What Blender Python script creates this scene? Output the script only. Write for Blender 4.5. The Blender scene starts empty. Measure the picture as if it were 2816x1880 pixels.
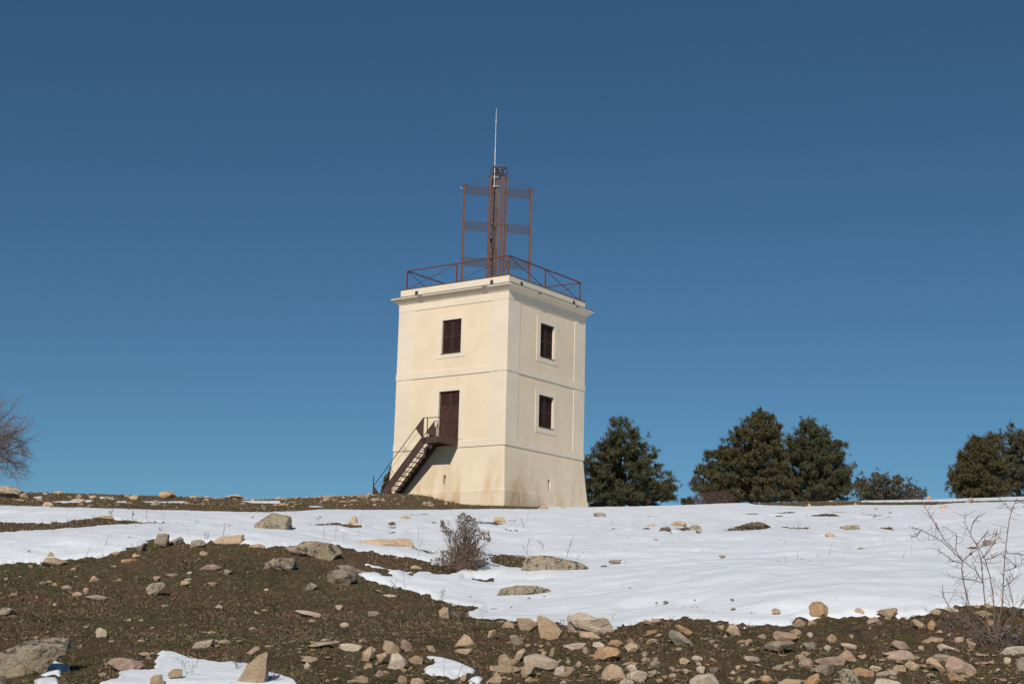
import bpy, bmesh, math, random
import numpy as np
from mathutils import Vector, Matrix
S = bpy.context.scene
COL = S.collection
rad = math.radians
# ------------------------------------------------------------------ camera
D, FPX, YAW, PITCH, ROLL, TH = 69.55443, 4103.71, 0.01322093, 0.19827361, 0.02632796, -0.63751968
IW, IH = 2816.0, 1880.0
def cam_basis():
    f = np.array([math.sin(YAW)*math.cos(PITCH), math.cos(YAW)*math.cos(PITCH), math.sin(PITCH)])
    r = np.array([math.cos(YAW), -math.sin(YAW), 0.0]); u = np.cross(r, f)
    c, s = math.cos(ROLL), math.sin(ROLL)
    return c*r+s*u, -s*r+c*u, f
CR, CU, CF = cam_basis()
CP = np.array([0.0, -D, 0.0])
cd = bpy.data.cameras.new('camera'); cam = bpy.data.objects.new('camera', cd); COL.objects.link(cam)
m = Matrix(((CR[0], CU[0], -CF[0], CP[0]), (CR[1], CU[1], -CF[1], CP[1]), (CR[2], CU[2], -CF[2], CP[2]), (0, 0, 0, 1)))
cam.matrix_world = m
cd.sensor_width = 36.0; cd.lens = 36.0*FPX/IW; cd.clip_start = 0.1; cd.clip_end = 5000
S.camera = cam
# ------------------------------------------------------------------ light
SUN = np.array([-0.222, -0.783, 0.581]); SUN /= np.linalg.norm(SUN)
SUN_EL = math.asin(SUN[2]); SUN_AZ = math.atan2(SUN[0], SUN[1])
world = bpy.data.worlds.new('World'); S.world = world; world.use_nodes = True
wn = world.node_tree; bg = wn.nodes['Background']
sky = wn.nodes.new('ShaderNodeTexSky'); sky.sky_type = 'NISHITA'; sky.sun_disc = False
sky.sun_elevation = SUN_EL; sky.sun_rotation = SUN_AZ
sky.altitude = 1800; sky.air_density = 0.9; sky.dust_density = 0.0; sky.ozone_density = 3.0
tint = wn.nodes.new('ShaderNodeMix'); tint.data_type = 'RGBA'; tint.blend_type = 'MULTIPLY'; tint.inputs[0].default_value = 1.0
wn.links.new(sky.outputs[0], tint.inputs[6]); tint.inputs[7].default_value = (0.63, 0.95, 1.02, 1)
wn.links.new(tint.outputs[2], bg.inputs['Color']); bg.inputs['Strength'].default_value = 0.055
sl = bpy.data.lights.new('sun', 'SUN'); sl.energy = 3.95; sl.angle = rad(0.5); sl.color = (1.0, 0.915, 0.80)
so = bpy.data.objects.new('sun', sl); COL.objects.link(so)
so.rotation_euler = Vector(-SUN).to_track_quat('-Z', 'Y').to_euler(); so.location = (-20, -60, 60)
S.view_settings.view_transform = 'Standard'; S.view_settings.look = 'None'
S.view_settings.exposure = 0.0; S.view_settings.gamma = 1.0
S.render.resolution_x = 1024; S.render.resolution_y = 683
S.render.engine = 'CYCLES'
# ------------------------------------------------------------------ noise
def _h(ix, iy, seed):
    n = (ix.astype(np.int64)*374761393 + iy.astype(np.int64)*668265263 + seed*1442695041) & 0xffffffff
    n = ((n ^ (n >> 13))*1274126177) & 0xffffffff
    return ((n ^ (n >> 16)) & 0xffff)/32767.5 - 1.0
def vnoise(x, y, seed=0):
    x = np.asarray(x, float); y = np.asarray(y, float)
    ix = np.floor(x); iy = np.floor(y); fx = x-ix; fy = y-iy
    fx = fx*fx*fx*(fx*(fx*6-15)+10); fy = fy*fy*fy*(fy*(fy*6-15)+10)
    a = _h(ix, iy, seed); b = _h(ix+1, iy, seed); c = _h(ix, iy+1, seed); d = _h(ix+1, iy+1, seed)
    return (a*(1-fx)+b*fx)*(1-fy)+(c*(1-fx)+d*fx)*fy
def fbm(x, y, o=3, seed=0):
    r = 0; k = 1.0; t = 0
    for i in range(o):
        r = r+k*vnoise(x*2**i, y*2**i, seed+i*17); t += k; k *= .5
    return r/t
def sstep(a, b, x):
    t = np.clip((x-a)/(b-a), 0, 1); return t*t*(3-2*t)
# ------------------------------------------------------------------ photo geometry -> world
def ray(u, v):
    u = np.asarray(u, float); v = np.asarray(v, float)
    return CF*FPX + np.multiply.outer(u-IW/2, CR) - np.multiply.outer(v-IH/2, CU)
def project(P):
    d = P-CP; z = d@CF; z = np.where(z < .01, .01, z)
    return IW/2+FPX*(d@CR)/z, IH/2-FPX*(d@CU)/z
CREST = [(-60, 1342), (0, 1352), (70, 1353), (250, 1357), (300, 1359), (500, 1365), (700, 1373), (830, 1368), (1000, 1361), (1060, 1357), (1130, 1358),
         (1170, 1362), (1205, 1372), (1245, 1382), (1300, 1387), (1387, 1389), (1500, 1392), (1618, 1394.5), (1721, 1393), (1882, 1388), (2068, 1383),
         (2180, 1380), (2368, 1377), (2560, 1374), (2816, 1366), (2900, 1364)]
_cr = np.array([ray(u, v) for u, v in CREST])
CAZ = np.arctan2(_cr[:, 0], _cr[:, 1]); CE = _cr[:, 2]/np.hypot(_cr[:, 0], _cr[:, 1])-0.0006*np.interp([q[0] for q in CREST], [0, 1200, 1420, 1550, 1900, 2100, 2816], [.3, .1, .3, 1, .8, .1, .1])
DC = 70.0
_cs = np.array([ray(u, v) for u, v in ((0, 1364), (700, 1380), (1250, 1397), (1618, 1402), (1900, 1397), (2400, 1386), (2816, 1375))])
SAZ = np.arctan2(_cs[:, 0], _cs[:, 1]); SE = _cs[:, 2]/np.hypot(_cs[:, 0], _cs[:, 1])
def base_ground(x, y):
    dx = x; dy = y+D
    d = np.hypot(dx, dy)+1e-6; az = np.arctan2(dx, dy)
    Ed = np.interp(az, CAZ, CE)
    Es = np.interp(az, SAZ, SE)
    w = sstep(50, 62, d)
    E = Es*(1-w)+Ed*w
    back = sstep(0.7, 1.6, np.abs(az)); E = E*(1-back)+0.02*back
    e = E+3.2/DC-1.6/d-1.6*d/DC**2
    z = d*e
    z = z-0.010*np.clip(d-76, 0, 40); far = np.clip(d-112, 0, None); z = z-(0.04*far+0.0007*np.minimum(far, 90)**2)*1.0
    z = np.where(d > 202, z-0.1*(d-202), z)
    return z, d, az
def ground(x, y):
    x = np.asarray(x, float); y = np.asarray(y, float)
    z, d, az = base_ground(x, y)
    near = 1-sstep(40, 56, d)
    z = z+near*0.16*vnoise(x/4.3+3.1, y/5.5+1.7, 5)*sstep(3, 9, d)+near*.05*vnoise(x/1.6, y/1.9, 6)
    # gentle swell of bare soil left of centre, and low bank at lower right
    z = z+0.22*np.exp(-(((x+2.6)/2.8)**2+((y+D-20.5)/2.6)**2))
    z = z+0.10*np.exp(-(((x-4.0)/2.2)**2+((y+D-13.3)/1.3)**2))
    return z
def hit(u, v, t0=6.0, t1=76.0):
    dr = ray(u, v); dr = dr/math.hypot(dr[0], dr[1])
    t = np.geomspace(t0, t1, 1500)
    gz = ground(CP[0]+dr[0]*t, CP[1]+dr[1]*t); rz = CP[2]+dr[2]*t
    b = np.nonzero(rz <= gz)[0]
    if len(b) == 0:
        i = int(np.argmin(rz-gz))
    else: i = int(b[0])
    if i > 0 and len(b):
        a0 = rz[i-1]-gz[i-1]; a1 = rz[i]-gz[i]
        tt = t[i-1]+(t[i]-t[i-1])*a0/(a0-a1+1e-12)
    else: tt = t[i]
    x = CP[0]+dr[0]*tt; y = CP[1]+dr[1]*tt
    return x, y, float(ground(x, y)), tt
# ------------------------------------------------------------------ node helpers
def mat(name):
    mm = bpy.data.materials.new(name); mm.use_nodes = True
    nt = mm.node_tree; b = nt.nodes['Principled BSDF']
    return mm, nt, b
def N(nt, t, **kw):
    n = nt.nodes.new(t)
    for k, v in kw.items():
        if k.startswith('_'): n.inputs[k[1:]].default_value = v
        else: setattr(n, k, v)
    return n
def noise(nt, scale, detail=4, rough=.6, vec=None, dist=0):
    n = N(nt, 'ShaderNodeTexNoise'); n.inputs['Scale'].default_value = scale; n.inputs['Detail'].default_value = detail
    n.inputs['Roughness'].default_value = rough; n.inputs['Distortion'].default_value = dist
    if vec is not None: nt.links.new(vec, n.inputs['Vector'])
    return n.outputs['Fac']
def ramp(nt, fac, stops, interp='LINEAR'):
    r = N(nt, 'ShaderNodeValToRGB'); cr = r.color_ramp; cr.interpolation = interp
    while len(cr.elements) < len(stops): cr.elements.new(.5)
    for e, (p, c) in zip(cr.elements, stops):
        e.position = p; e.color = (c, c, c, 1) if isinstance(c, (int, float)) else (*c, 1)
    nt.links.new(fac, r.inputs[0]); return r.outputs[0]
def mix(nt, fac, a, b, mode='MIX'):
    n = N(nt, 'ShaderNodeMix', data_type='RGBA', blend_type=mode)
    for s, v in ((n.inputs[0], fac), (n.inputs[6], a), (n.inputs[7], b)):
        if hasattr(v, 'is_output') or isinstance(v, bpy.types.NodeSocket): nt.links.new(v, s)
        elif isinstance(v, (int, float)): s.default_value = v
        else: s.default_value = (*v, 1)
    return n.outputs[2]
def bump(nt, b, h, strength=.5, dist=.02):
    n = N(nt, 'ShaderNodeBump'); n.inputs['Strength'].default_value = strength; n.inputs['Distance'].default_value = dist
    nt.links.new(h, n.inputs['Height']); nt.links.new(n.outputs[0], b.inputs['Normal'])
def coords(nt, kind='Object', scale=(1, 1, 1), rnd=False):
    tc = N(nt, 'ShaderNodeTexCoord'); mp = N(nt, 'ShaderNodeMapping'); mp.inputs['Scale'].default_value = scale
    nt.links.new(tc.outputs[kind], mp.inputs['Vector'])
    if rnd:
        oi = N(nt, 'ShaderNodeObjectInfo'); mu = N(nt, 'ShaderNodeMath', operation='MULTIPLY'); mu.inputs[1].default_value = 37.0
        nt.links.new(oi.outputs['Random'], mu.inputs[0]); nt.links.new(mu.outputs[0], mp.inputs['Location'])
    return mp.outputs[0]
M = {}
# ---- rendered plaster of the tower
def plaster(name, base, streak, stain=0.0):
    mm, nt, b = mat(name); v = coords(nt); vs = coords(nt, scale=(1, 1, .22))
    c = mix(nt, ramp(nt, noise(nt, 1.1, 5, .6, v), [(.35, 0), (.7, 1)]), base, tuple(x*.90 for x in base))
    c = mix(nt, ramp(nt, noise(nt, 2.6, 5, .7, vs), [(.48, 0), (.75, .55)]), c, streak)
    if stain:
        sx = N(nt, 'ShaderNodeSeparateXYZ'); nt.links.new(v, sx.inputs[0])
        lo = N(nt, 'ShaderNodeMapRange'); lo.inputs['From Min'].default_value = 8.4; lo.inputs['From Max'].default_value = 6.0
        nt.links.new(sx.outputs['Z'], lo.inputs['Value'])
        f = mix(nt, 1.0, lo.outputs[0], ramp(nt, noise(nt, .8, 6, .65, vs, .6), [(.45, 0), (.62, 1)]), 'MULTIPLY')
        mu = N(nt, 'ShaderNodeMath', operation='MULTIPLY'); mu.inputs[1].default_value = stain
        nt.links.new(f, mu.inputs[0])
        c = mix(nt, mu.outputs[0], c, (.50, .33, .15))
    nt.links.new(c, b.inputs['Base Color']); b.inputs['Roughness'].default_value = .9
    bump(nt, b, noise(nt, 26, 5, .7, v), .25, .012)
    return mm
M['wall'] = plaster('cream_plaster', (.80, .67, .495), (.76, .61, .43))
M['trim'] = plaster('pale_plaster', (.79, .685, .55), (.76, .65, .50))
M['base'] = plaster('stained_plaster', (.77, .655, .505), (.66, .51, .35), 1.0)
def rusty(name, c1, c2, c3, sc=9):
    mm, nt, b = mat(name); v = coords(nt)
    c = mix(nt, ramp(nt, noise(nt, sc*.35, 4, .6, v), [(.4, 0), (.6, 1)]), c1, c2)
    c = mix(nt, ramp(nt, noise(nt, sc*2.4, 4, .7, v), [(.5, 0), (.68, .8)]), c, c3)
    nt.links.new(c, b.inputs['Base Color']); b.inputs['Roughness'].default_value = .8; b.inputs['Metallic'].default_value = .0
    bump(nt, b, noise(nt, 60, 3, .6, v), .3, .004)
    return mm
M['rust'] = rusty('rusted_steel', (.135, .058, .043), (.125, .082, .070), (.06, .035, .03))
M['rail'] = rusty('rusty_rail', (.16, .055, .038), (.11, .05, .04), (.06, .03, .025))
M['stair'] = rusty('brown_weathered_steel', (.07, .038, .032), (.05, .028, .024), (.11, .05, .035))
M['wood'] = rusty('dark_red_painted_wood', (.040, .013, .010), (.026, .012, .011), (.062, .024, .016), 20)
M['door'] = rusty('deep_red_door_paint', (.060, .018, .014), (.042, .016, .013), (.085, .034, .022), 14)
def plain(name, c, rough=.6, metal=0.0):
    mm, nt, b = mat(name); v = coords(nt)
    cc = mix(nt, ramp(nt, noise(nt, 12, 4, .6, v), [(.4, 0), (.65, 1)]), c, tuple(x*.75 for x in c))
    nt.links.new(cc, b.inputs['Base Color']); b.inputs['Roughness'].default_value = rough; b.inputs['Metallic'].default_value = metal
    return mm
M['white_metal'] = plain('pale_galvanised_metal', (.50, .52, .52), .4, .3)
M['lead'] = plain('grey_lead_flashing', (.20, .21, .22), .6)
M['dark'] = plain('dark_void', (.02, .018, .016), .9)
M['grey_metal'] = plain('dull_grey_metal', (.22, .19, .17), .6)
M['mast'] = rusty('weathered_grey_brown_steel', (.11, .065, .052), (.14, .10, .088), (.045, .03, .026), 4)
M['iron'] = plain('black_iron', (.06, .045, .04), .6)
M['glass'] = plain('lamp_reflector', (.9, .85, .7), .08, 1.0)
# ---- rock materials
def rockmat(name, a, b_, c_, lichen=0.0):
    mm, nt, b = mat(name); v = coords(nt, rnd=True)
    c = mix(nt, ramp(nt, noise(nt, 3.2, 6, .65, v), [(.35, 0), (.65, 1)]), a, b_)
    c = mix(nt, ramp(nt, noise(nt, 22, 6, .75, v), [(.45, 0), (.7, .75)]), c, c_)
    if lichen:
        l = ramp(nt, noise(nt, 8.5, 6, .8, v, .6), [(.52, 0), (.57, lichen)])
        c = mix(nt, l, c, (.085, .08, .065))
        l2 = ramp(nt, noise(nt, 15, 5, .8, v, .8), [(.54, 0), (.60, lichen)])
        c = mix(nt, l2, c, (.46, .44, .36))
        l3 = ramp(nt, noise(nt, 5, 5, .7, v, 1.2), [(.62, 0), (.68, lichen*.8)])
        c = mix(nt, l3, c, (.26, .17, .05))
    oi = N(nt, 'ShaderNodeObjectInfo'); mr = N(nt, 'ShaderNodeMapRange'); mr.inputs['To Min'].default_value = .88; mr.inputs['To Max'].default_value = 1.25
    nt.links.new(oi.outputs['Random'], mr.inputs['Value'])
    hsv = N(nt, 'ShaderNodeHueSaturation'); nt.links.new(mr.outputs[0], hsv.inputs['Value']); nt.links.new(c, hsv.inputs['Color'])
    nt.links.new(hsv.outputs[0], b.inputs['Base Color']); b.inputs['Roughness'].default_value = .92
    bump(nt, b, mix(nt, .4, noise(nt, 12, 8, .8, v), noise(nt, 45, 5, .8, v)), 1.0, .06)
    return mm
M['t'] = rockmat('tan_stone', (.58, .41, .26), (.68, .52, .36), (.40, .26, .17), .14)
M['o'] = rockmat('ochre_stone', (.58, .34, .18), (.66, .45, .27), (.40, .20, .10), .1)
M['g'] = rockmat('grey_stone', (.38, .32, .25), (.50, .41, .31), (.23, .19, .145), .5)
M['l'] = rockmat('lichen_stone', (.43, .34, .23), (.55, .44, .31), (.24, .185, .13), 1.0)
M['p'] = rockmat('pinkish_stone', (.56, .39, .30), (.64, .48, .37), (.36, .23, .18), .15)
M['w'] = rockmat('pale_stone', (.68, .55, .42), (.75, .65, .52), (.50, .38, .28), .08)
M['d'] = rockmat('dark_stone', (.14, .10, .075), (.19, .14, .10), (.09, .065, .05), .5)
COLNAME = dict(t='tan', o='ochre', g='grey', l='lichen-blotched', p='pinkish', w='pale', d='dark brown')
# ---- soil and snow
def soilmat():
    mm, nt, b = mat('heath_soil'); v = coords(nt); v2 = coords(nt, scale=(1, 1.0, 1))
    c = mix(nt, ramp(nt, noise(nt, .55, 5, .65, v), [(.40, 0), (.60, 1)]), (.150, .088, .060), (.100, .095, .042))
    c = mix(nt, ramp(nt, noise(nt, 2.3, 6, .75, v, .4), [(.50, 0), (.62, .8)]), c, (.21, .115, .058))
    c = mix(nt, ramp(nt, noise(nt, 1.1, 5, .7, v, .8), [(.53, 0), (.63, .75)]), c, (.058, .050, .026))
    c = mix(nt, ramp(nt, noise(nt, 6.0, 6, .8, v), [(.50, 0), (.60, .8)]), c, (.095, .100, .036))
    c = mix(nt, ramp(nt, noise(nt, 18.0, 6, .85, v), [(.52, 0), (.62, .9)]), c, (.32, .24, .17))
    c = mix(nt, ramp(nt, noise(nt, 34.0, 5, .85, v2), [(.36, .85), (.47, 0)]), c, (.030, .020, .014))
    c = mix(nt, ramp(nt, noise(nt, 70.0, 3, .8, v2), [(.60, 0), (.66, .8)]), c, (.40, .31, .22))
    nt.links.new(c, b.inputs['Base Color']); b.inputs['Roughness'].default_value = 1.0
    b.inputs['Specular IOR Level'].default_value = .1
    bump(nt, b, mix(nt, .5, noise(nt, 16, 6, .8, v), noise(nt, 55, 4, .8, v)), 1.0, .07)
    return mm
M['soil'] = soilmat()
def snowmat():
    mm, nt, b = mat('old_snow'); v = coords(nt, scale=(1, 1, 1)); v2 = coords(nt, scale=(1, 1.25, 1))
    c = mix(nt, ramp(nt, noise(nt, 2.0, 5, .6, v), [(.35, 0), (.7, 1)]), (.76, .80, .85), (.69, .74, .80))
    c = mix(nt, ramp(nt, noise(nt, 34, 4, .7, v), [(.74, 0), (.80, .5)]), c, (.42, .36, .30))
    nt.links.new(c, b.inputs['Base Color']); b.inputs['Roughness'].default_value = .65
    b.inputs['Specular IOR Level'].default_value = .25
    bump(nt, b, mix(nt, .35, noise(nt, 1.5, 3, .5, v2), noise(nt, 6, 4, .65, v)), .45, .12)
    return mm
M['snow'] = snowmat()
def leafmat(name, a, b_, c_):
    mm, nt, b = mat(name); v = coords(nt)
    c = mix(nt, ramp(nt, noise(nt, 1.2, 4, .65, v), [(.43, 0), (.57, 1)]), a, b_)
    c = mix(nt, ramp(nt, noise(nt, 14, 3, .8, v), [(.45, 0), (.62, 1)]), c, c_)
    nt.links.new(c, b.inputs['Base Color']); b.inputs['Roughness'].default_value = .75; b.inputs['Specular IOR Level'].default_value = .2
    return mm
M['pine'] = leafmat('pine_needles', (.050, .062, .028), (.068, .072, .032), (.10, .082, .045))
M['pine2'] = leafmat('ruddy_pine_needles', (.058, .062, .026), (.078, .075, .032), (.11, .082, .040))
M['pine3'] = leafmat('grey_green_needles', (.065, .066, .040), (.085, .080, .050), (.12, .10, .065))
M['thorn'] = leafmat('dry_brown_leaves', (.17, .125, .085), (.21, .13, .09), (.12, .115, .065))
M['redtwig'] = leafmat('reddish_twigs', (.13, .055, .05), (.10, .06, .045), (.08, .07, .04))
M['drygrass'] = leafmat('heath_blades', (.17, .10, .062), (.095, .110, .038), (.31, .22, .145))
M['straw'] = leafmat('dry_stalks', (.26, .19, .13), (.20, .14, .10), (.14, .10, .07))
M['bark'] = plain('bark', (.09, .065, .05), .95)
M['twig'] = plain('bare_reddish_bark', (.20, .135, .11), .9)
M['twig_grey'] = plain('bare_grey_bark', (.14, .11, .095), .9)
# ------------------------------------------------------------------ object helpers
def setp(o, label=None, cat=None, group=None, kind=None):
    if label: o['label'] = label
    if cat: o['category'] = cat
    if group: o['group'] = group
    if kind: o['kind'] = kind
    return o
def empty(name, loc=(0, 0, 0), rz=0.0, **kw):
    o = bpy.data.objects.new(name, None); COL.objects.link(o); o.location = loc; o.rotation_euler = (0, 0, rz)
    o.empty_display_size = .3
    return setp(o, **kw)
def mesh_np(name, verts, faces, material, parent=None, smooth=False, loc=None):
    """verts (n,3); faces: an (m,k) array or a list of such arrays / lists"""
    me = bpy.data.meshes.new(name); verts = np.asarray(verts, float)
    if isinstance(faces, np.ndarray): groups = [faces]
    else: groups = faces
    tot = []; loops = []
    for g in groups:
        g = np.asarray(g)
        if len(g) == 0: continue
        loops.append(g.reshape(-1)); tot.append(np.full(len(g), g.shape[1]))
    loops = np.concatenate(loops).astype(np.int32); tot = np.concatenate(tot).astype(np.int32)
    me.vertices.add(len(verts)); me.vertices.foreach_set('co', verts.reshape(-1).astype(np.float32))
    me.loops.add(len(loops)); me.loops.foreach_set('vertex_index', loops)
    me.polygons.add(len(tot)); st = np.concatenate([[0], np.cumsum(tot)[:-1]]).astype(np.int32)
    me.polygons.foreach_set('loop_start', st); me.polygons.foreach_set('loop_total', tot)
    me.polygons.foreach_set('use_smooth', np.full(len(tot), bool(smooth)))
    me.update(calc_edges=True)
    me.materials.append(material)
    o = bpy.data.objects.new(name, me); COL.objects.link(o)
    if loc is not None: o.location = loc
    if parent: o.parent = parent
    return o
class MB:
    def __init__(s): s.v = []; s.q = []; s.t = []; s.n = 0; s.p = []
    def add(s, v, q=(), t=()):
        v = np.asarray(v, float).reshape(-1, 3)
        for f in q: s.q.append([i+s.n for i in f])
        for f in t: s.t.append([i+s.n for i in f])
        s.v.append(v); s.n += len(v)
    def box(s, x0, x1, y0, y1, z0, z1):
        v = [(x, y, z) for z in (z0, z1) for y in (y0, y1) for x in (x0, x1)]
        s.add(v, [(0, 2, 3, 1), (4, 5, 7, 6), (0, 1, 5, 4), (2, 6, 7, 3), (0, 4, 6, 2), (1, 3, 7, 5)])
    def frustum(s, w0, z0, w1, z1):
        v = [(-w0, -w0, z0), (w0, -w0, z0), (w0, w0, z0), (-w0, w0, z0), (-w1, -w1, z1), (w1, -w1, z1), (w1, w1, z1), (-w1, w1, z1)]
        s.add(v, [(0, 3, 2, 1), (4, 5, 6, 7), (0, 1, 5, 4), (1, 2, 6, 5), (2, 3, 7, 6), (3, 0, 4, 7)])
    def bar(s, a, b, w=.04, h=None, up=(0, 0, 1)):
        a = np.array(a, float); b = np.array(b, float); h = w if h is None else h
        d = b-a; d /= np.linalg.norm(d); up = np.array(up, float)
        sd = np.cross(d, up)
        if np.linalg.norm(sd) < 1e-4: sd = np.cross(d, np.array([0, 1., 0]) if abs(d[1]) < .9 else np.array([1., 0, 0]))
        sd /= np.linalg.norm(sd); uu = np.cross(sd, d)
        v = [p+sd*x*w/2+uu*y*h/2 for p in (a, b) for x, y in ((-1, -1), (1, -1), (1, 1), (-1, 1))]
        s.add(v, [(0, 1, 2, 3), (7, 6, 5, 4), (0, 4, 5, 1), (1, 5, 6, 2), (2, 6, 7, 3), (3, 7, 4, 0)])
    def tube(s, pts, r, n=6):
        pts = np.asarray(pts, float); k = len(pts)
        r = np.full(k, r) if np.isscalar(r) else np.asarray(r, float)
        tan = np.gradient(pts, axis=0); tan /= np.linalg.norm(tan, axis=1)[:, None]+1e-9
        ref = np.array([0.31, 0.17, 0.93]) if abs(tan[0][2]) < .8 else np.array([.93, .2, .1])
        sd = np.cross(tan, ref); sd /= np.linalg.norm(sd, axis=1)[:, None]+1e-9; up = np.cross(sd, tan)
        a = np.arange(n)*2*np.pi/n
        v = (pts[:, None, :]+r[:, None, None]*(np.cos(a)[None, :, None]*sd[:, None, :]+np.sin(a)[None, :, None]*up[:, None, :])).reshape(-1, 3)
        q = [(i*n+j, i*n+(j+1) % n, (i+1)*n+(j+1) % n, (i+1)*n+j) for i in range(k-1) for j in range(n)]
        s.add(v, q)
        if n >= 5:
            c = [pts[0], pts[-1]]; base = s.n; s.add(c)
            for j in range(n):
                s.t.append([base, base-n*k+(j+1) % n, base-n*k+j]); s.t.append([base+1, base-n+j, base-n+(j+1) % n])
    def poly(s, pts, axis, t0, t1):
        """prism: pts 2-D outline in the two other axes, extruded t0..t1 along axis"""
        k = len(pts); v = []
        for t in (t0, t1):
            for a, b in pts:
                v.append({'x': (t, a, b), 'y': (a, t, b), 'z': (a, b, t)}[axis])
        base = s.n; s.add(v)
        s.p.append(list(range(base, base+k))); s.p.append(list(range(base+2*k-1, base+k-1, -1)))
        for i in range(k): s.q.append([base+i, base+(i+1) % k, base+k+(i+1) % k, base+k+i])
    def build(s, name, material, parent=None, smooth=False, bevel=0):
        v = np.concatenate(s.v); gs = []
        if s.q: gs.append(np.array(s.q))
        if s.t: gs.append(np.array(s.t))
        for p in s.p: gs.append(np.array([p]))
        o = mesh_np(name, v, gs, material, parent, smooth)
        bm = bmesh.new(); bm.from_mesh(o.data); bmesh.ops.recalc_face_normals(bm, faces=bm.faces[:])
        bm.to_mesh(o.data); bm.free()
        if bevel:
            md = o.modifiers.new('bevel', 'BEVEL'); md.width = bevel; md.segments = 1; md.limit_method = 'ANGLE'
        return o
# ------------------------------------------------------------------ terrain
def parse(s): return [tuple(float(c) for c in p.split(',')) for p in s.split()]
def reg(k, pts):
    u0 = {'R1': 0, 'R2': 700, 'R3': 1400, 'R4': 2100}[k]
    return [(u0+x/2.8, 1320+y/2.8) for x, y in pts]
SNOW_IN = [
 # far left band
 [(-1500, 1391), (0, 1391), (250, 1397), (679, 1407.5), (700, 1407), (760, 1408), (836, 1405), (879, 1400.5), (1236, 1401), (1400, 1399.5), (1479, 1400), (1482, 1397), (1530, 1392), (1600, 1388), (1640, 1376), (1721, 1372),
  (1882, 1370), (2030, 1369), (2062, 1384), (2078, 1387.5), (2100, 1388.5), (2207, 1393), (2350, 1388.5), (2564, 1388.5), (2636, 1383), (2816, 1377.5), (4200, 1360), (4200, 1640),
  (2816, 1672), (2707, 1663), (2629, 1666), (2557, 1688), (2486, 1702), (2386, 1693), (2279, 1699), (2196, 1699), (2171, 1718), (2096, 1715), (1971, 1711), (1918, 1700),
  (1821, 1702), (1757, 1716), (1693, 1731), (1561, 1723), (1500, 1712), (1396, 1704), (1307, 1699), (1279, 1684), (1318, 1673), (1262, 1664), (1218, 1652), (1164, 1631), (1075, 1609), (1021, 1595), (979, 1577), (1000, 1572),
  (1039, 1573), (1090, 1566), (1050, 1560), (986, 1549), (1010, 1549), (1060, 1560), (1110, 1568), (1182, 1572), (1215, 1562), (1211, 1552), (1164, 1541), (1129, 1531), (1057, 1520), (971, 1511), (914, 1495), (789, 1502), (729, 1506), (679, 1495),
  (514, 1490), (421, 1484), (357, 1506), (296, 1523.6), (196, 1536), (107, 1543), (0, 1548), (-1500, 1560)],
 reg('R1', parse('1220,1335 1330,1322 1480,1380 1700,1410 1900,1415 2060,1480 2250,1530 2300,1600 740,1600 780,1568 900,1530 930,1475 1180,1460 1200,1390 1250,1350')),
 reg('R1', parse('310,1500 340,1440 430,1400 540,1440 540,1475 480,1470 470,1510 350,1500')),
 reg('R1', parse('270,1540 440,1525 470,1600 300,1600')),
 reg('R2', parse('1290,1465 1360,1420 1395,1395 1310,1345 1420,1360 1560,1400 1700,1460 1620,1490 1480,1508 1400,1490')),
 reg('R2', parse('1640,1530 1700,1508 1770,1525 1720,1545')),
 reg('R1', parse('400,163 560,160 720,152 700,165 500,172')), reg('R1', parse('255,130 320,124 325,133 270,136')),
 reg('R1', parse('895,163 980,162 975,170 905,170')), reg('R1', parse('1080,162 1200,164 1430,162 1420,173 1200,173')),
 reg('R1', parse('1850,160 1960,160 2160,160 2160,176 1960,174')), reg('R2', parse('410,198 530,198 520,205 430,206')),
 [(2368, 1379.5), (2368, 1374), (2560, 1370), (2816, 1360), (4000, 1340), (4000, 1366), (2816, 1373.5), (2560, 1378.5)],
]
SNOW_OUT = [
 [(-1500, 1437), (0, 1436), (60, 1437), (125, 1438), (180, 1432), (243, 1425), (286, 1417), (321, 1427), (393, 1434), (470, 1434), (529, 1438), (464, 1437), (390, 1440), (304, 1443), (280, 1444), (214, 1451), (160, 1455), (107, 1458), (40, 1463), (0, 1465), (-1500, 1470)],
 reg('R2', parse('420,345 510,335 620,322 700,340 840,355 830,365 750,370 660,352 560,352 450,350')),
 reg('R2', parse('640,382 670,385 710,405 690,405')),
 [(1986, 1459), (2030, 1447), (2065, 1437), (2100, 1439), (2130, 1452), (2105, 1455), (2060, 1459)],
 [(2140, 1449), (2180, 1449), (2235, 1450), (2222, 1456), (2180, 1454)],
 [(1340, 1526), (1400, 1526), (1460, 1532), (1450, 1562), (1400, 1560), (1350, 1546)],
 reg('R2', parse('1620,760 1700,752 1850,768 1850,790 1750,785')),
 reg('R2', parse('930,700 980,692 1050,708 1060,745 990,740')), reg('R2', parse('1120,700 1250,700 1200,735')),
 reg('R2', parse('1330,690 1450,650 1600,660 1560,715 1480,730 1370,722')),
 reg('R2', parse('1220,525 1320,535 1430,560 1330,560')),
 reg('R2', parse('890,365 1000,378 960,382')), reg('R2', parse('1180,262 1360,258 1340,266 1220,268')), reg('R2', parse('1360,325 1440,330 1400,338')),
 reg('R3', parse('1010,375 1090,372 1090,385')), reg('R3', parse('1290,375 1400,360 1440,385 1340,392')), reg('R3', parse('1250,400 1300,412 1250,418')),
 reg('R4', parse('880,368 980,360 1000,385 930,378')), reg('R4', parse('1080,360 1140,362 1130,368')), reg('R4', parse('1310,370 1350,366 1380,380')),
 reg('R4', parse('690,535 800,525 790,535 720,540')), reg('R4', parse('1560,520 1650,510 1650,540 1600,540')),
 reg('R3', parse('-40,375 60,380 120,395 0,390')),reg('R3', parse('760,374 860,374 800,384')),
]
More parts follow.
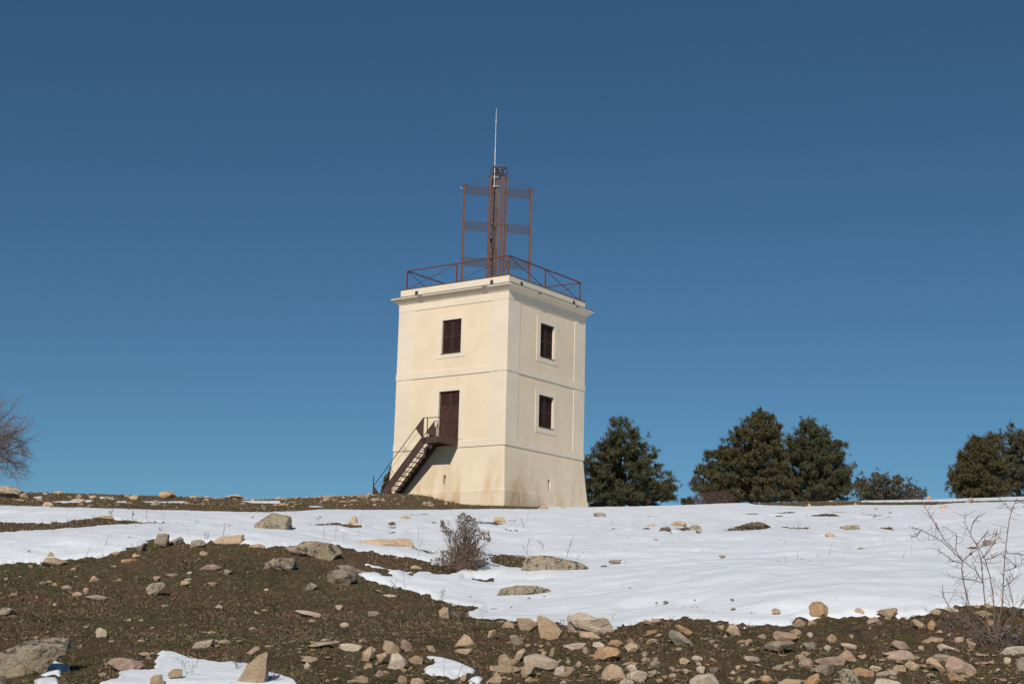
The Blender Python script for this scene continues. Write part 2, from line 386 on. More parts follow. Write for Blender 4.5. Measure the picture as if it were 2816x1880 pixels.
def sdist(u, v, poly):
    P = np.array(poly); Q = np.roll(P, -1, 0); best = np.full(u.shape, 1e9); inside = np.zeros(u.shape, bool)
    for (x0, y0), (x1, y1) in zip(P, Q):
        dx, dy = x1-x0, y1-y0; L = dx*dx+dy*dy+1e-9
        t = np.clip(((u-x0)*dx+(v-y0)*dy)/L, 0, 1)
        d = np.hypot(u-x0-t*dx, (v-y0-t*dy)); best = np.minimum(best, d)
        c = ((y0 > v) != (y1 > v)); xx = x0+(v-y0)*dx/(dy if abs(dy) > 1e-9 else 1e-9)
        inside ^= c & (u < xx)
    return np.where(inside, best, -best)
def snow_sd(x, y, d):
    P = np.stack([x, y, base_ground(x, y)[0]], -1)
    P[..., 2] = ground(x, y)
    u, v = project(P); front = (P-CP)@CF > 0.5
    u = np.clip(u, -60, 2880)
    wob = 4.0*fbm(x*6, y*4, 4, 40)*np.clip(12/d, .12, 1.2)+2.2*vnoise(x*24, y*15, 48)*np.clip(12/d, 0, 1)+4*fbm(x*1.1, y*.7, 2, 44)*np.clip(14/d, .08, 1)
    vv = v+wob; uu = u+2*wob
    s = np.full(x.shape, -1e3)
    for p in SNOW_IN: s = np.maximum(s, sdist(uu, vv, p))
    for p in SNOW_OUT: s = np.minimum(s, -sdist(uu, vv, p))
    s = np.where(front, s, -20)
    hid = sstep(70, 74, d)
    return s*(1-hid)+hid*12*(vnoise(x/9, y/9, 70)+.35)
a_in = np.linspace(-0.365, 0.375, 1050)
a_out = np.concatenate([np.linspace(-math.pi, -0.8, 30), np.linspace(-0.79, -0.37, 50)])
a_out2 = np.concatenate([np.linspace(0.38, 0.79, 50), np.linspace(0.8, math.pi, 30)])
AZ = np.concatenate([a_out, a_in, a_out2])
DD = np.concatenate([np.geomspace(.4, 6.6, 26), np.geomspace(6.8, 78, 620), np.geomspace(79, 900, 60)])
GA, GD = np.meshgrid(AZ, DD)
GX = GD*np.sin(GA); GY = GD*np.cos(GA)-D
GZ = ground(GX, GY)
dens = np.clip(30/GD, .3, 1)
soilz = GZ+dens*(0.018*fbm(GX*3.1, GY*3.1, 4, 11)+0.012*vnoise(GX*13, GY*9, 15)+0.008*vnoise(GX*31, GY*22, 19))-.004
nr, nc = GX.shape
idx = np.arange(nr*nc).reshape(nr, nc)
F = np.stack([idx[:-1, :-1], idx[:-1, 1:], idx[1:, 1:], idx[1:, :-1]], -1).reshape(-1, 4)
g = mesh_np('ground', np.stack([GX, GY, soilz], -1).reshape(-1, 3), F, M['soil'], smooth=True); setp(g, kind='structure')
sd = snow_sd(GX, GY, GD)
wp = np.clip(70/GD, 1.2, 6)
thick = 0.030*np.tanh(sd/wp)+0.010*np.clip(sd/wp, -3, 0)+0.040*sstep(0, 70, sd)*np.clip(24/GD, .15, 1)*sstep(9, 17, GD)
rip = 0.022*fbm(GX*1.5, GY*1.9, 3, 90)+0.040*vnoise(GX/1.7, GY/2.2, 95)+.007*vnoise(GX*4, GY*5, 97)+.022*vnoise(GX*1.9, GY*2.1, 99)
sz = GZ+thick+rip*sstep(2, 25, sd)*np.clip(GD/20, .4, 1)*np.clip(45/GD, .3, 1)
keep = (sd > -14).reshape(-1)
fk = keep[F].all(1)
Fs = F[fk]; used = np.unique(Fs); remap = -np.ones(nr*nc, int); remap[used] = np.arange(len(used))
sn = mesh_np('snow', np.stack([GX, GY, sz], -1).reshape(-1, 3)[used], remap[Fs], M['snow'], smooth=True); setp(sn, kind='structure')
def snowy(x, y):
    x = np.atleast_1d(np.asarray(x, float)); y = np.atleast_1d(np.asarray(y, float))
    return snow_sd(x, y, np.hypot(x, y+D))
# ------------------------------------------------------------------ tower
def shift(o): return o
TZ = 5.80                       # ground height at the tower
tower = empty('telegraph_tower', (0, 0, TZ), TH, label='square three-storey tower of cream plaster with rusty roof railing on the hilltop', cat='tower')
def lift(o): o.location = (0, 0, -TZ); return o
def tb(mb, name, matk, parent=tower, **kw):
    o = mb.build(name, M[matk], parent, **kw)
    if parent is tower: lift(o)
    return o
def holed_walls(mb, w, z0, z1, holes, th=.45, w1=None):
    """four walls; holes: list (face, a0, a1, h0, h1); faces 'F' (y=-w) and 'R' (x=w)"""
    w1 = w if w1 is None else w1
    def face(fc):
        hs = [h[1:] for h in holes if h[0] == fc]
        xs = sorted(set([-1.0, 1.0]+[q for h in hs for q in (h[0], h[1])]), key=lambda q: q if abs(q) != 1.0 else q*99)
        zs = sorted(set([z0, z1]+[q for h in hs for q in (h[2], h[3])]))
        def pt(x, z, dep=0.0):
            ww = w+(w1-w)*(z-z0)/(z1-z0); xx = ww*x if abs(x) == 1.0 else x
            return {'F': (xx, -ww+dep, z), 'R': (ww-dep, xx, z), 'B': (xx, ww-dep, z), 'L': (-ww+dep, xx, z)}[fc]
        for i in range(len(xs)-1):
            for j in range(len(zs)-1):
                xm = (xs[i]*(.999 if abs(xs[i]) == 1 else 1)+xs[i+1])/2; zm = (zs[j]+zs[j+1])/2
                if abs(xs[i]) == 1.0: xm = xs[i+1]-.01
                if abs(xs[i]) == 1.0 and abs(xs[i+1]) == 1.0: xm = 0
                if any(h[0] < xm < h[1] and h[2] < zm < h[3] for h in hs): continue
                mb.add([pt(xs[i], zs[j]), pt(xs[i+1], zs[j]), pt(xs[i+1], zs[j+1]), pt(xs[i], zs[j+1])], [(0, 1, 2, 3)])
        for a0, a1, h0, h1 in hs:
            o = [pt(a0, h0), pt(a1, h0), pt(a1, h1), pt(a0, h1)]; n = [pt(a0, h0, th), pt(a1, h0, th), pt(a1, h1, th), pt(a0, h1, th)]
            mb.add(o+n, [(0, 1, 5, 4), (1, 2, 6, 5), (2, 3, 7, 6), (3, 0, 4, 7)])
    for fc in 'FRBL': face(fc)
W0 = 3.165
mb = MB(); holed_walls(mb, W0, 8.45, 15.3, [('F', -.56, .55, 12.87, 14.43), ('F', -.61, .575, 8.86, 11.11), ('R', -.60, .53, 12.88, 14.44), ('R', -.605, .585, 9.64, 11.10)], .30)
tb(mb, 'wall', 'wall')
mb = MB(); holed_walls(mb, 3.335, 6.52, 8.49, [('F', -.115, .03, 6.85, 7.27), ('R', .09, .30, 6.85, 7.29)], .5, 3.165)
tb(mb, 'base_wall', 'base')
mb = MB(); mb.frustum(3.385, 4.2, 3.375, 6.52); tb(mb, 'plinth', 'base', bevel=.01)
# backs of the loopholes
mb = MB(); mb.box(-.2, .15, -2.92, -2.9, 6.8, 7.3); tb(mb, 'loophole_back', 'trim')
mb = MB(); mb.box(2.9, 2.92, 0, .4, 6.8, 7.35); tb(mb, 'loophole_back', 'trim')
# pilasters, bands
for (z0, z1) in ((8.79, 11.81), (12.11, 15.07)):
    for sx in (-1, 1):
        for sy in (-1, 1):
            mb = MB(); a0, a1 = 2.245, 3.184
            xs = sorted((sx*a0, sx*a1)); ys = sorted((sy*a0, sy*a1))
            mb.box(xs[0], xs[1], ys[0], ys[1], z0, z1); tb(mb, 'pilaster', 'trim', bevel=.006)
for z0, z1, w in ((8.49, 8.79, 3.205), (11.81, 12.11, 3.205)):
    mb = MB(); mb.frustum(w, z0, w, z1); tb(mb, 'string_course', 'trim', bevel=.008)
mb = MB(); mb.frustum(3.193, 15.07, 3.193, 15.43); tb(mb, 'frieze', 'trim', bevel=.006)
# cornice: cove profile
prof = [(3.19, 15.432), (3.215, 15.432), (3.218, 15.455), (3.25, 15.48), (3.31, 15.535), (3.37, 15.595), (3.43, 15.655), (3.478, 15.663), (3.475, 15.715), (3.46, 15.72), (3.20, 15.80)]
mb = MB(); kk = len(prof)
vv = [];
for w, z in prof: vv += [(-w, -w, z), (w, -w, z), (w, w, z), (-w, w, z)]
mb.add(vv, [(i*4+j, i*4+(j+1) % 4, (i+1)*4+(j+1) % 4, (i+1)*4+j) for i in range(kk-1) for j in range(4)])
tb(mb, 'cornice', 'trim')
mb = MB()
vv = []
for w, z in [(3.486, 15.712), (3.488, 15.752), (3.17, 15.835), (3.165, 15.81)]: vv += [(-w, -w, z), (w, -w, z), (w, w, z), (-w, w, z)]
mb.add(vv, [(i*4+j, i*4+(j+1) % 4, (i+1)*4+(j+1) % 4, (i+1)*4+j) for i in range(3) for j in range(4)])
rng = np.random.default_rng(4)
for a in (-1.7, 2.05): mb.box(a-.16, a+.12, -3.50, -3.46, 15.655, 15.73)
for a in (-1.25, 1.9): mb.box(3.46, 3.50, a-.05, a+.18, 15.64, 15.73)
tb(mb, 'flashing', 'lead')
# parapet (four walls round a sunken roof)
mb = MB(); p = 3.155; q = 2.78
mb.box(-p, p, -p, -q, 15.7, 16.17); mb.box(-p, p, q, p, 15.7, 16.17); mb.box(-p, -q, -q, q, 15.7, 16.17); mb.box(q, p, -q, q, 15.7, 16.17)
tb(mb, 'parapet', 'trim')
mb = MB(); p = 3.185; q = 2.76
mb.box(-p, p, -p, -q, 16.17, 16.195); mb.box(-p, p, q, p, 16.17, 16.195); mb.box(-p, -q, -q, q, 16.17, 16.195); mb.box(q, p, -q, q, 16.17, 16.195)
tb(mb, 'coping', 'rail')
mb = MB(); mb.box(-2.78, 2.78, -2.78, 2.78, 15.72, 15.85); tb(mb, 'roof', 'lead')
for fc, c in (('F', -2.18), ('F', 2.2), ('R', -2.2), ('R', 2.14)):
    mb = MB(); z = 15.93
    prof2 = [(-.08, z-.12), (.08, z-.12), (.08, z+.04), (.05, z+.10), (-.05, z+.10), (-.08, z+.04)]
    if fc == 'F': mb.poly([(c+a, b) for a, b in prof2], 'y', -3.19, -3.12)
    else: mb.poly([(c+a, b) for a, b in prof2], 'x', 3.12, 3.19)
    tb(mb, 'drain_spout', 'iron')
# windows and door
def surround(mb, fc, c, a, z0, z1, aw, ztop, zbot, w=W0):
    """plaster frame: outer half width aw, ztop/zbot outer heights"""
    y0, y1 = w+.001, w+.019
    for b in ((c-aw, c-a, zbot, ztop), (c+a, c+aw, zbot, ztop), (c-a, c+a, z1, ztop), (c-a, c+a, zbot, z0)):
        if b[2] >= b[3]: continue
        if fc == 'F': mb.box(b[0], b[1], -y1, -y0+.02, b[2], b[3])
        else: mb.box(y0-.02, y1, b[0], b[1], b[2], b[3])
def opening(fc, name, c, a, z0, z1, aw, ztop, zbot, inset, door=False):
    mb = MB(); surround(mb, fc, c, a, z0, z1, aw, ztop, zbot)
    root = tb(mb, name, 'trim', bevel=.005)
    # shutters / leaves
    for s in (-1, 1):
        mb = MB(); x0, x1 = (c-a+.005, c-.008) if s < 0 else (c+.008, c+a-.005)
        d0, d1 = W0-inset, W0-inset-.05
        def bx(xa, xb, za, zb, e0=0.0, e1=0.0):
            if fc == 'F': mb.box(xa, xb, -(d0+e0), -(d1+e1), za, zb)
            else: mb.box(d1+e1, d0+e0, xa, xb, za, zb)
        fw = .075
        bx(x0, x0+fw, z0+.01, z1-.01); bx(x1-fw, x1, z0+.01, z1-.01)
        rails = [z0+.01, (z0+z1)/2-.04, z1-.10] if not door else [z0+.01, z0+(z1-z0)*.36, z0+(z1-z0)*.66, z1-.11]
        for r_ in rails: bx(x0+fw, x1-fw, r_, r_+.09)
        for j in range(len(rails)-1):
            za, zb = rails[j]+.09, rails[j+1]
            if door and j != 2: bx(x0+fw, x1-fw, za, zb, -.02, .0)
            else:
                n = int((zb-za)/.055)
                for i in range(n):
                    zc = za+(i+.5)*(zb-za)/n; h = .028
                    xa, xb = x0+fw, x1-fw
                    pr = [(d0-.002, zc-h*.9), (d0-.008, zc-h*.9-.004), (d1+.004, zc+h*.7), (d1+.010, zc+h*.7+.004)]
                    if fc == 'F': mb.poly([(-u_, w_) for u_, w_ in pr], 'x', xa, xb)
                    else: mb.poly([(u_, w_) for u_, w_ in pr], 'y', xa, xb)
                bx(x0+fw, x1-fw, za, zb, -.042, -.006)
        nm = 'door_leaf' if door else 'shutter'
        lf = mb.build(nm, M['door' if door else 'wood'], root)
    # dark sill / head drip
    mb = MB()
    if fc == 'F' and not door: mb.box(c-a-.03, c+a, -(W0+.04), -(W0-.26), z0-.02, z0+.004)
    elif not door: mb.box(W0-.26, W0+.04, c-a, c+a+.03, z0-.02, z0+.004)
    if not door: mb.build('sill', M['wood'], root)
    mb = MB()
    if fc == 'F': mb.box(c-a, c+a, -(W0-.02), -(W0-inset), z1-.03, z1-.002)
    else: mb.box(W0-inset, W0-.02, c-a, c+a, z1-.03, z1-.002)
    mb.build('lintel_board', M['wood'], root)
opening('F', 'window', -.005, .555, 12.87, 14.43, .83, 14.63, 12.65, .07)
opening('R', 'window', -.035, .565, 12.88, 14.44, .86, 14.75, 12.63, .10)
opening('R', 'window', -.01, .595, 9.64, 11.10, .868, 11.34, 9.365, .10)
opening('F', 'door', -.018, .593, 8.86, 11.11, .855, 11.30, 8.86, .09, True)
# roof railing
rl = empty('railing', (0, 0, -TZ), 0); rl.parent = tower
H = 2.96
def rot(pt, kq):
    x, y, z = pt
    for _ in range(kq): x, y = -y, x
    return (x, y, z)
for sx, sy in ((-1, -1), (0, -1), (1, -1), (1, 0), (1, 1), (0, 1), (-1, 1), (-1, 0)):
    mb = MB(); mb.bar((sx*H, sy*H, 16.19), (sx*H, sy*H, 17.11), .055); mb.box(sx*H-.07, sx*H+.07, sy*H-.07, sy*H+.07, 16.197, 16.212)
    mb.build('post', M['rail'], rl)
for (a, b) in (((-H, -H), (H, -H)), ((H, -H), (H, H)), ((H, H), (-H, H)), ((-H, H), (-H, -H))):
    mb = MB(); mb.bar((*a, 17.13), (*b, 17.13), .06, .045); mb.build('top_rail', M['rail'], rl)
    mb = MB(); mb.bar((*a, 16.235), (*b, 16.235), .04, .03); mb.build('bottom_rail', M['rail'], rl)
def brace(a, b, up):
    a = np.array(a, float); b = np.array(b, float); mb = MB()
    z0, z1 = 16.24, 17.10
    hs = (0, .44, .54, 1) if up else (1, .54, .44, 0)
    P = [np.array([*(a+(b-a)*t), z0+(z1-z0)*h]) for t, h in zip((0.02, .42, .57, .98), hs)]
    for i in range(3): mb.bar(P[i], P[i+1], .028, .02)
    mb.build('brace', M['rail'], rl)
for i in range(2):
    x0, x1 = (-H, 0) if i == 0 else (0, H)
    brace((x0, -H), (x1, -H), True); brace((H, x0), (H, x1), False); brace((x0, H), (x1, H), True); brace((-H, x0), (-H, x1), False)
# ------------------------------------------------------------------ semaphore mast on the roof
mast = empty('semaphore_mast', (0, 0, 15.85), TH+math.pi/4, label='rusty steel semaphore frame with slatted side panels and crown of hoops, standing on tower roof', cat='mast')
def mbuild(mb, name, matk, parent=mast, **kw):
    o = mb.build(name, M[matk], parent, **kw)
    if parent is mast: o.location = (0, 0, -15.85)
    return o
def hbeam(mb, s, n, z0, z1, b=.10, t=.012):
    mb.box(s-b/2, s+b/2, n-b/2, n-b/2+t, z0, z1); mb.box(s-b/2, s+b/2, n+b/2-t, n+b/2, z0, z1); mb.box(s-t/2, s+t/2, n-b/2+t, n+b/2-t, z0, z1)
SO = .02
for s, zt in ((-1.585, 21.60), (1.69, 21.60), (-.345, 22.16), (.47, 22.16)):
    mb = MB(); hbeam(mb, s, 0, 15.86, zt, .11); mb.box(s-.14, s+.14, -.14, .14, 15.852, 15.868); mb.box(s-.075, s+.075, -.075, .075, zt-.012, zt+.004)
    mbuild(mb, 'post', 'rust')
# crank caps on outer posts
for s, sg in ((-1.585, -1), (1.69, 1)):
    mb = MB(); mb.poly([(s-.08, 21.60), (s+.08, 21.60), (s+.05, 21.66), (s-.05, 21.66)], 'y', -.05, .05)
    mb.bar((s, 0, 21.60), (s+sg*.16, 0, 21.53), .05, .03); mbuild(mb, 'post_cap', 'rust')
# core of the mast: channels with a ladder
for s, n, b, k in ((.265, -.12, .15, 'rust'), (-.15, .25, .14, 'rust')):
    mb = MB(); hbeam(mb, s, n, 15.86, 22.16, b); mbuild(mb, 'core_post', k)
mb = MB(); mb.box(-.08, .13, -.06, -.045, 15.86, 22.1); mb.box(-.08, -.065, -.045, .10, 15.86, 22.1); mb.box(.115, .13, -.045, .10, 15.86, 22.1); mb.box(-.03, -.01, -.09, -.06, 15.86, 21.3)
mbuild(mb, 'core_channel', 'mast')
mb = MB(); mb.box(-.25, -.15, .02, .07, 15.86, 21.7); mbuild(mb, 'guide_rail', 'rust')
for z in np.arange(16.3, 21.9, .33): mb = MB(); mb.tube([(-.33, .02, z), (-.06, .02, z)], .012, 5); mbuild(mb, 'rung', 'iron')
for z in (16.4, 18.0, 19.7, 21.35, 22.05):
    mb = MB()
    mb.box(-.34, .46, -.02, .0, z, z+.06); mb.box(.2, .32, -.12, .02, z, z+.05); mb.box(-.18, -.08, -.0, .26, z, z+.05)
    mbuild(mb, 'cross_plate', 'rust')
mb = MB(); mb.box(-.20, -.085, -.13, .10, 18.72, 19.42); mb.poly([(-.2, 18.72), (-.085, 18.72), (-.13, 18.5)], 'y', -.1, .08)
mb.tube([(-.12, -.05, 18.6), (-.10, -.05, 18.2), (-.03, -.06, 18.05)], .012, 5); mb.tube([(-.1, -.1, 19.4), (-.04, -.12, 19.6), (.02, -.07, 19.75)], .012, 5)
mbuild(mb, 'winch_box', 'iron')
# slatted panels
for z0, z1 in ((21.14, 21.585), (19.34, 19.80), (17.57, 18.02)):
    for s0, s1 in ((-1.515, -.385), (.53, 1.625)):
        mb = MB()
        for i in range(9):
            z = z0+.012+(z1-z0-.024)*i/8; mb.box(s0, s1, -.008, .008, z-.0125, z+.0125)
        for s in (s0+.02, (s0+s1)/2-.04, s1-.02): mb.box(s-.011, s+.011, -.014, -.009, z0, z1)
        for s in (s0-.03, s1+.03):
            mb.bar((s-.03, 0, z0+.02), (s+.03, 0, z0+.02), .012); mb.bar((s-.03, 0, z1-.02), (s+.03, 0, z1-.02), .012)
        mbuild(mb, 'slat_panel', 'iron')
mb = MB(); mb.tube([(-1.50, 0, 21.60), (-.36, 0, 22.14)], .014, 5); mbuild(mb, 'stay_rod', 'rust')
mb = MB(); mb.tube([(.50, 0, 22.14), (1.63, 0, 21.62)], .014, 5); mbuild(mb, 'stay_rod', 'rust')
# crown of hoops
def ring(c, r, z, n=28): return [(c+r*math.cos(2*math.pi*i/n), r*math.sin(2*math.pi*i/n), z) for i in range(n+1)]
mb = MB(); cc = .085
mb.tube(ring(cc, .285, 22.61), .032, 6); mbuild(mb, 'crown_ring', 'grey_metal')
mb = MB(); mb.tube(ring(cc, .14, 22.22), .016, 6)
mbuild(mb, 'crown_ring', 'grey_metal')
mb = MB()
for i in range(9):
    a = 2*math.pi*i/9+.2; ca, sa = math.cos(a), math.sin(a)
    P = [(cc+r*ca, r*sa, z) for r, z in ((.285, 22.61), (.38, 22.57), (.43, 22.46), (.42, 22.34), (.34, 22.25), (.24, 22.21), (.16, 22.27), (.15, 22.40), (.20, 22.52), (.27, 22.60))]
    mb.tube(P, .021, 5)
mbuild(mb, 'crown_hoops', 'iron')
mb = MB(); mb.tube([(cc, 0, 22.05), (cc, 0, 22.35)], .07, 10); mbuild(mb, 'crown_hub', 'grey_metal')
def topl(mb, name, matk, root, z):
    o = mb.build(name, M[matk], root); o.location = (0, 0, -z); return o
ant = empty('antenna', (0, 0, 21.6), TH+math.pi/4, label='thin white whip antenna rising above the crown, clamped to the mast', cat='antenna')
mb = MB(); mb.tube([(-.16, -.12, 21.55), (-.163, -.12, 23.6)], .022, 6); mb.tube([(-.163, -.12, 23.6), (-.165, -.12, 25.55)], [.015, .010], 6); topl(mb, 'pole', 'white_metal', ant, 21.6)
mb = MB(); mb.tube([(-.163, -.12, 24.85), (-.163, -.12, 24.97)], .03, 8); topl(mb, 'joint_sleeve', 'white_metal', ant, 21.6)
for z in (22.06, 21.62): mb = MB(); mb.box(-.23, .05, -.13, -.10, z-.018, z+.018); mb.box(.0, .05, -.11, -.04, z-.03, z+.03); topl(mb, 'clamp', 'white_metal', ant, 21.6)
lamp = empty('floodlight', (0, 0, 19.0), TH+math.pi/4, label='small round floodlight glinting on the left side of the semaphore mast', cat='floodlight')
mb = MB(); mb.tube([(-.25, -.20, 19.0), (-.25, -.10, 19.0), (-.25, -.02, 19.0)], [.075, .07, .03], 12); mb.bar((-.25, -.05, 19.0), (-.345, 0, 18.85), .025); topl(mb, 'housing', 'iron', lamp, 19.0)
mb = MB(); mb.tube([(-.25, -.215, 19.0), (-.25, -.203, 19.0)], .062, 12); topl(mb, 'reflector', 'glass', lamp, 19.0)
ins = MB(); ins.tube([(-1.74, 0, 21.41), (-1.80, 0, 21.47)], .03, 8); ins.tube([(-1.60, 0, 21.40), (-1.76, 0, 21.42)], .01, 5)
io = ins.build('insulator', M['white_metal'], mast); io.location = (0, 0, -15.85)
# ------------------------------------------------------------------ outside staircase
YO, YI = -4.32, -3.42
st = empty('staircase', (0, 0, TZ), TH, label='brown steel staircase with landing and handrails leaning up to the tower door', cat='staircase')
def sb(mb, name, matk='stair', **kw):
    o = mb.build(name, M[matk], st, **kw); o.location = (0, 0, -TZ); return o
dx, dz = -1, -1.055
def along(x0, z0, x1): return z0+(x1-x0)*1.055
for y in (YO, YI):
    mb = MB()
    mb.poly([(-.60, 8.85), (-.36, 8.85), (-.36, 8.62), (-2.36, 6.51), (-2.56, 6.25), (-3.05, 6.25), (-3.0, 6.31)], 'y', y-.012, y+.012)
    mb.poly([(-.60, 8.86), (-.585, 8.85), (-2.985, 6.31), (-3.03, 6.31)], 'y', y-.03, y+.03)
    sb(mb, 'stringer')
for i in range(12):
    z = 8.66-i*.205; x = -.60-i*.194
    mb = MB(); mb.box(x-.05, x+.10, YO+.014, YI-.014, z-.012, z+.012); sb(mb, 'tread')
mb = MB(); mb.box(-.55, .57, YO+.02, -3.2, 8.845, 8.87); sb(mb, 'landing_plate', 'grey_metal')
mb = MB()
mb.box(-.55, .58, YO-.012, YO+.012, 8.60, 8.885); mb.box(.575, .60, YO-.012, -3.21, 8.55, 8.885); mb.box(-.55, -.53, YO+.012, -3.21, 8.62, 8.84)
mb.box(-.53, .575, -3.24, -3.21, 8.60, 8.84); mb.box(-.53, .575, -3.85, -3.79, 8.62, 8.84); mb.box(-.05, .0, YO+.02, -3.24, 8.60, 8.80)
sb(mb, 'landing_frame')
# outer handrail
def hr(P, r=.016): mb = MB(); mb.tube(P, r, 6); return mb
mb = hr([(.57, YO, 9.72), (-.545, YO, 9.755), (-1.2, YO, 9.055), (-3.30, YO, 6.83)], .020); sb(mb, 'handrail')
mb = hr([(.57, YO, 9.72), (.57, -3.20, 9.70)], .020); sb(mb, 'handrail')
for P in ([(.57, YO, 9.72), (.57, YO, 8.85)], [(.57, -3.21, 9.71), (.57, -3.21, 8.85)], [(-.30, YO, 9.745), (-.30, YO, 8.86)], [(-.53, YO, 9.75), (-.53, YO, 8.86)], [(-3.33, YO, 7.26), (-3.33, YO, 6.2)]):
    mb = MB(); mb.bar(P[0], P[1], .032); sb(mb, 'post')
mb = MB(); mb.poly([(-.545, 9.75), (-.535, 8.93), (-.60, 8.87), (-.96, 9.29)], 'y', YO-.004, YO+.004); sb(mb, 'gusset_plate')
mb = MB(); mb.poly([(-3.33, 6.86), (-3.33, 6.15), (-2.80, 6.30)], 'y', YO-.004, YO+.004); sb(mb, 'gusset_plate')
mb = MB(); mb.poly([(-.60, 9.74), (-.60, 9.06), (-.82, 9.02), (-1.06, 9.28)], 'y', YI-.004, YI+.004); sb(mb, 'gusset_plate')
mb = MB(); mb.poly([(-3.20, 6.86), (-3.20, 6.15), (-2.7, 6.30)], 'y', YI-.004, YI+.004); sb(mb, 'gusset_plate')
mb = hr([(-.45, YI, 8.86), (-.45, YI, 9.60), (-.48, YI, 9.70), (-.53, YI, 9.765), (-.60, YI, 9.75), (-1.25, YI, 9.07), (-3.22, YI, 6.90)], .018); sb(mb, 'handrail')
for y in (YO, YI):
    mb = hr([(-.75, y, 9.20), (-3.10, y, 6.71)], .007); sb(mb, 'guard_wire')
    for x in (-1.76, -1.67, -2.58, -2.49):
        zt = 9.755+(x+.545)*1.055; mb = MB(); mb.bar((x, y, zt), (x+.345, y, zt-.36), .02, .012); sb(mb, 'brace')
# ------------------------------------------------------------------ rocks
ICO = {}
def ico(n):
    if n not in ICO:
        bm = bmesh.new(); bmesh.ops.create_icosphere(bm, subdivisions=n, radius=1)
        v = np.array([q.co[:] for q in bm.verts]); f = np.array([[w.index for w in q.verts] for q in bm.faces]); bm.free(); ICO[n] = (v, f)
    return ICO[n]
def n3(p, s, seed):
    return (vnoise(p[:, 0]*s+p[:, 2]*s*.37, p[:, 1]*s-p[:, 2]*s*.29, seed)+vnoise(p[:, 2]*s+p[:, 0]*s*.31, p[:, 1]*s*.9+7, seed+3))*.5
def rock_shape(poly, rg, sub, depth, facets=9, rough=.05, cuts=()):
    """poly: closed outline (x, z) in metres about its centre; returns verts with y = depth axis"""
    v, f = ico(sub); v = v.copy()
    P = np.array(poly); ang = np.arctan2(v[:, 2], v[:, 0])
    Q = np.roll(P, -1, 0); r = np.zeros(len(v)); c, s = np.cos(ang), np.sin(ang)
    for (x0, y0), (x1, y1) in zip(P, Q):
        ex, ey = x1-x0, y1-y0; den = c*ey-s*ex
        with np.errstate(divide='ignore', invalid='ignore'):
            t = (x0*ey-y0*ex)/den; w = (x0*s-y0*c)/den
        ok = (t > 0) & (w >= -1e-6) & (w <= 1+1e-6) & np.isfinite(t)
        r = np.where(ok, np.maximum(r, t), r)
    r = np.where(r <= 0, np.median(r[r > 0]) if (r > 0).any() else .1, r)
    rh = np.hypot(v[:, 0], v[:, 2])
    pr = rh**(.62 if sub < 5 else .5)                                  # boxier than an ellipsoid
    out = np.stack([pr*r*c, np.sign(v[:, 1])*np.abs(v[:, 1])**.8*depth, pr*r*s], -1)
    ext = np.abs(out).max(0)+1e-6
    nrm = out/ext
    for i in range(facets):
        n = rg.normal(size=3); n[1] = -abs(n[1])*1.6 if i % 3 else n[1]; n /= np.linalg.norm(n)
        dd = nrm@n; off = dd.max()*rg.uniform(.62, .92)
        nrm = nrm-np.clip(dd-off, 0, None)[:, None]*n
    for cx_, cy_, cz_, o_ in cuts:
        n = np.array([cx_, cy_, cz_]); n /= np.linalg.norm(n); dd = nrm@n
        nrm = nrm-np.clip(dd-dd.max()*o_, 0, None)[:, None]*n
    seed = int(rg.integers(1, 9999))
    nrm = nrm*(1+rough*n3(nrm, 2.3, seed)+rough*.55*n3(nrm, 6, seed+9)+rough*.3*n3(nrm, 14, seed+21))[:, None]
    return nrm*ext, f
CUTS = {'huge lichen-': [(.45, -.88, -.15, .5), (-.05, -.35, .93, .62), (-.3, -.95, 0, .6), (1, -.1, .1, .85)], 'leaning wedg': [(.97, -.2, .0, .8), (-.3, -.9, .2, .75)],
        'tan block wi': [(.95, -.2, .1, .45)], 'tan rock wit': [(.95, -.2, -.1, .5)], 'dark tilted ': [(.9, -.4, -.2, .35)], 'cube-shaped ': [(-.35, -.9, .1, .55), (.9, -.4, .1, .6), (0, -.2, 1, .7)],
        'long blunt-e': [(.97, -.2, 0, .8), (0, -.9, .3, .6)], 'upright squa': [(0, -.95, .2, .55), (.95, -.2, 0, .6)], 'big rounded ': [(.1, -.95, .1, .7), (.9, -.35, 0, .75)],
        'tall tan rid': [(-.3, -.7, -.5, .45), (.2, -.8, .6, .5)], 'largest pink': [(-.2, -.9, .2, .55)], 'pyramid-shap': [(0, -.9, .3, .5)]}
def snow_thick(x, y, d):
    s_ = snow_sd(np.atleast_1d(x), np.atleast_1d(y), np.atleast_1d(d))[0]; w_ = min(max(70/d, 1.2), 6)
    if s_ < -2: return 0.0
    tt = min(max(s_/70, 0), 1); return max(.03*math.tanh(s_/w_)+.04*tt*tt*(3-2*tt)*min(max(24/d, .15), 1), 0)
ROCKS = []      # dicts for labels
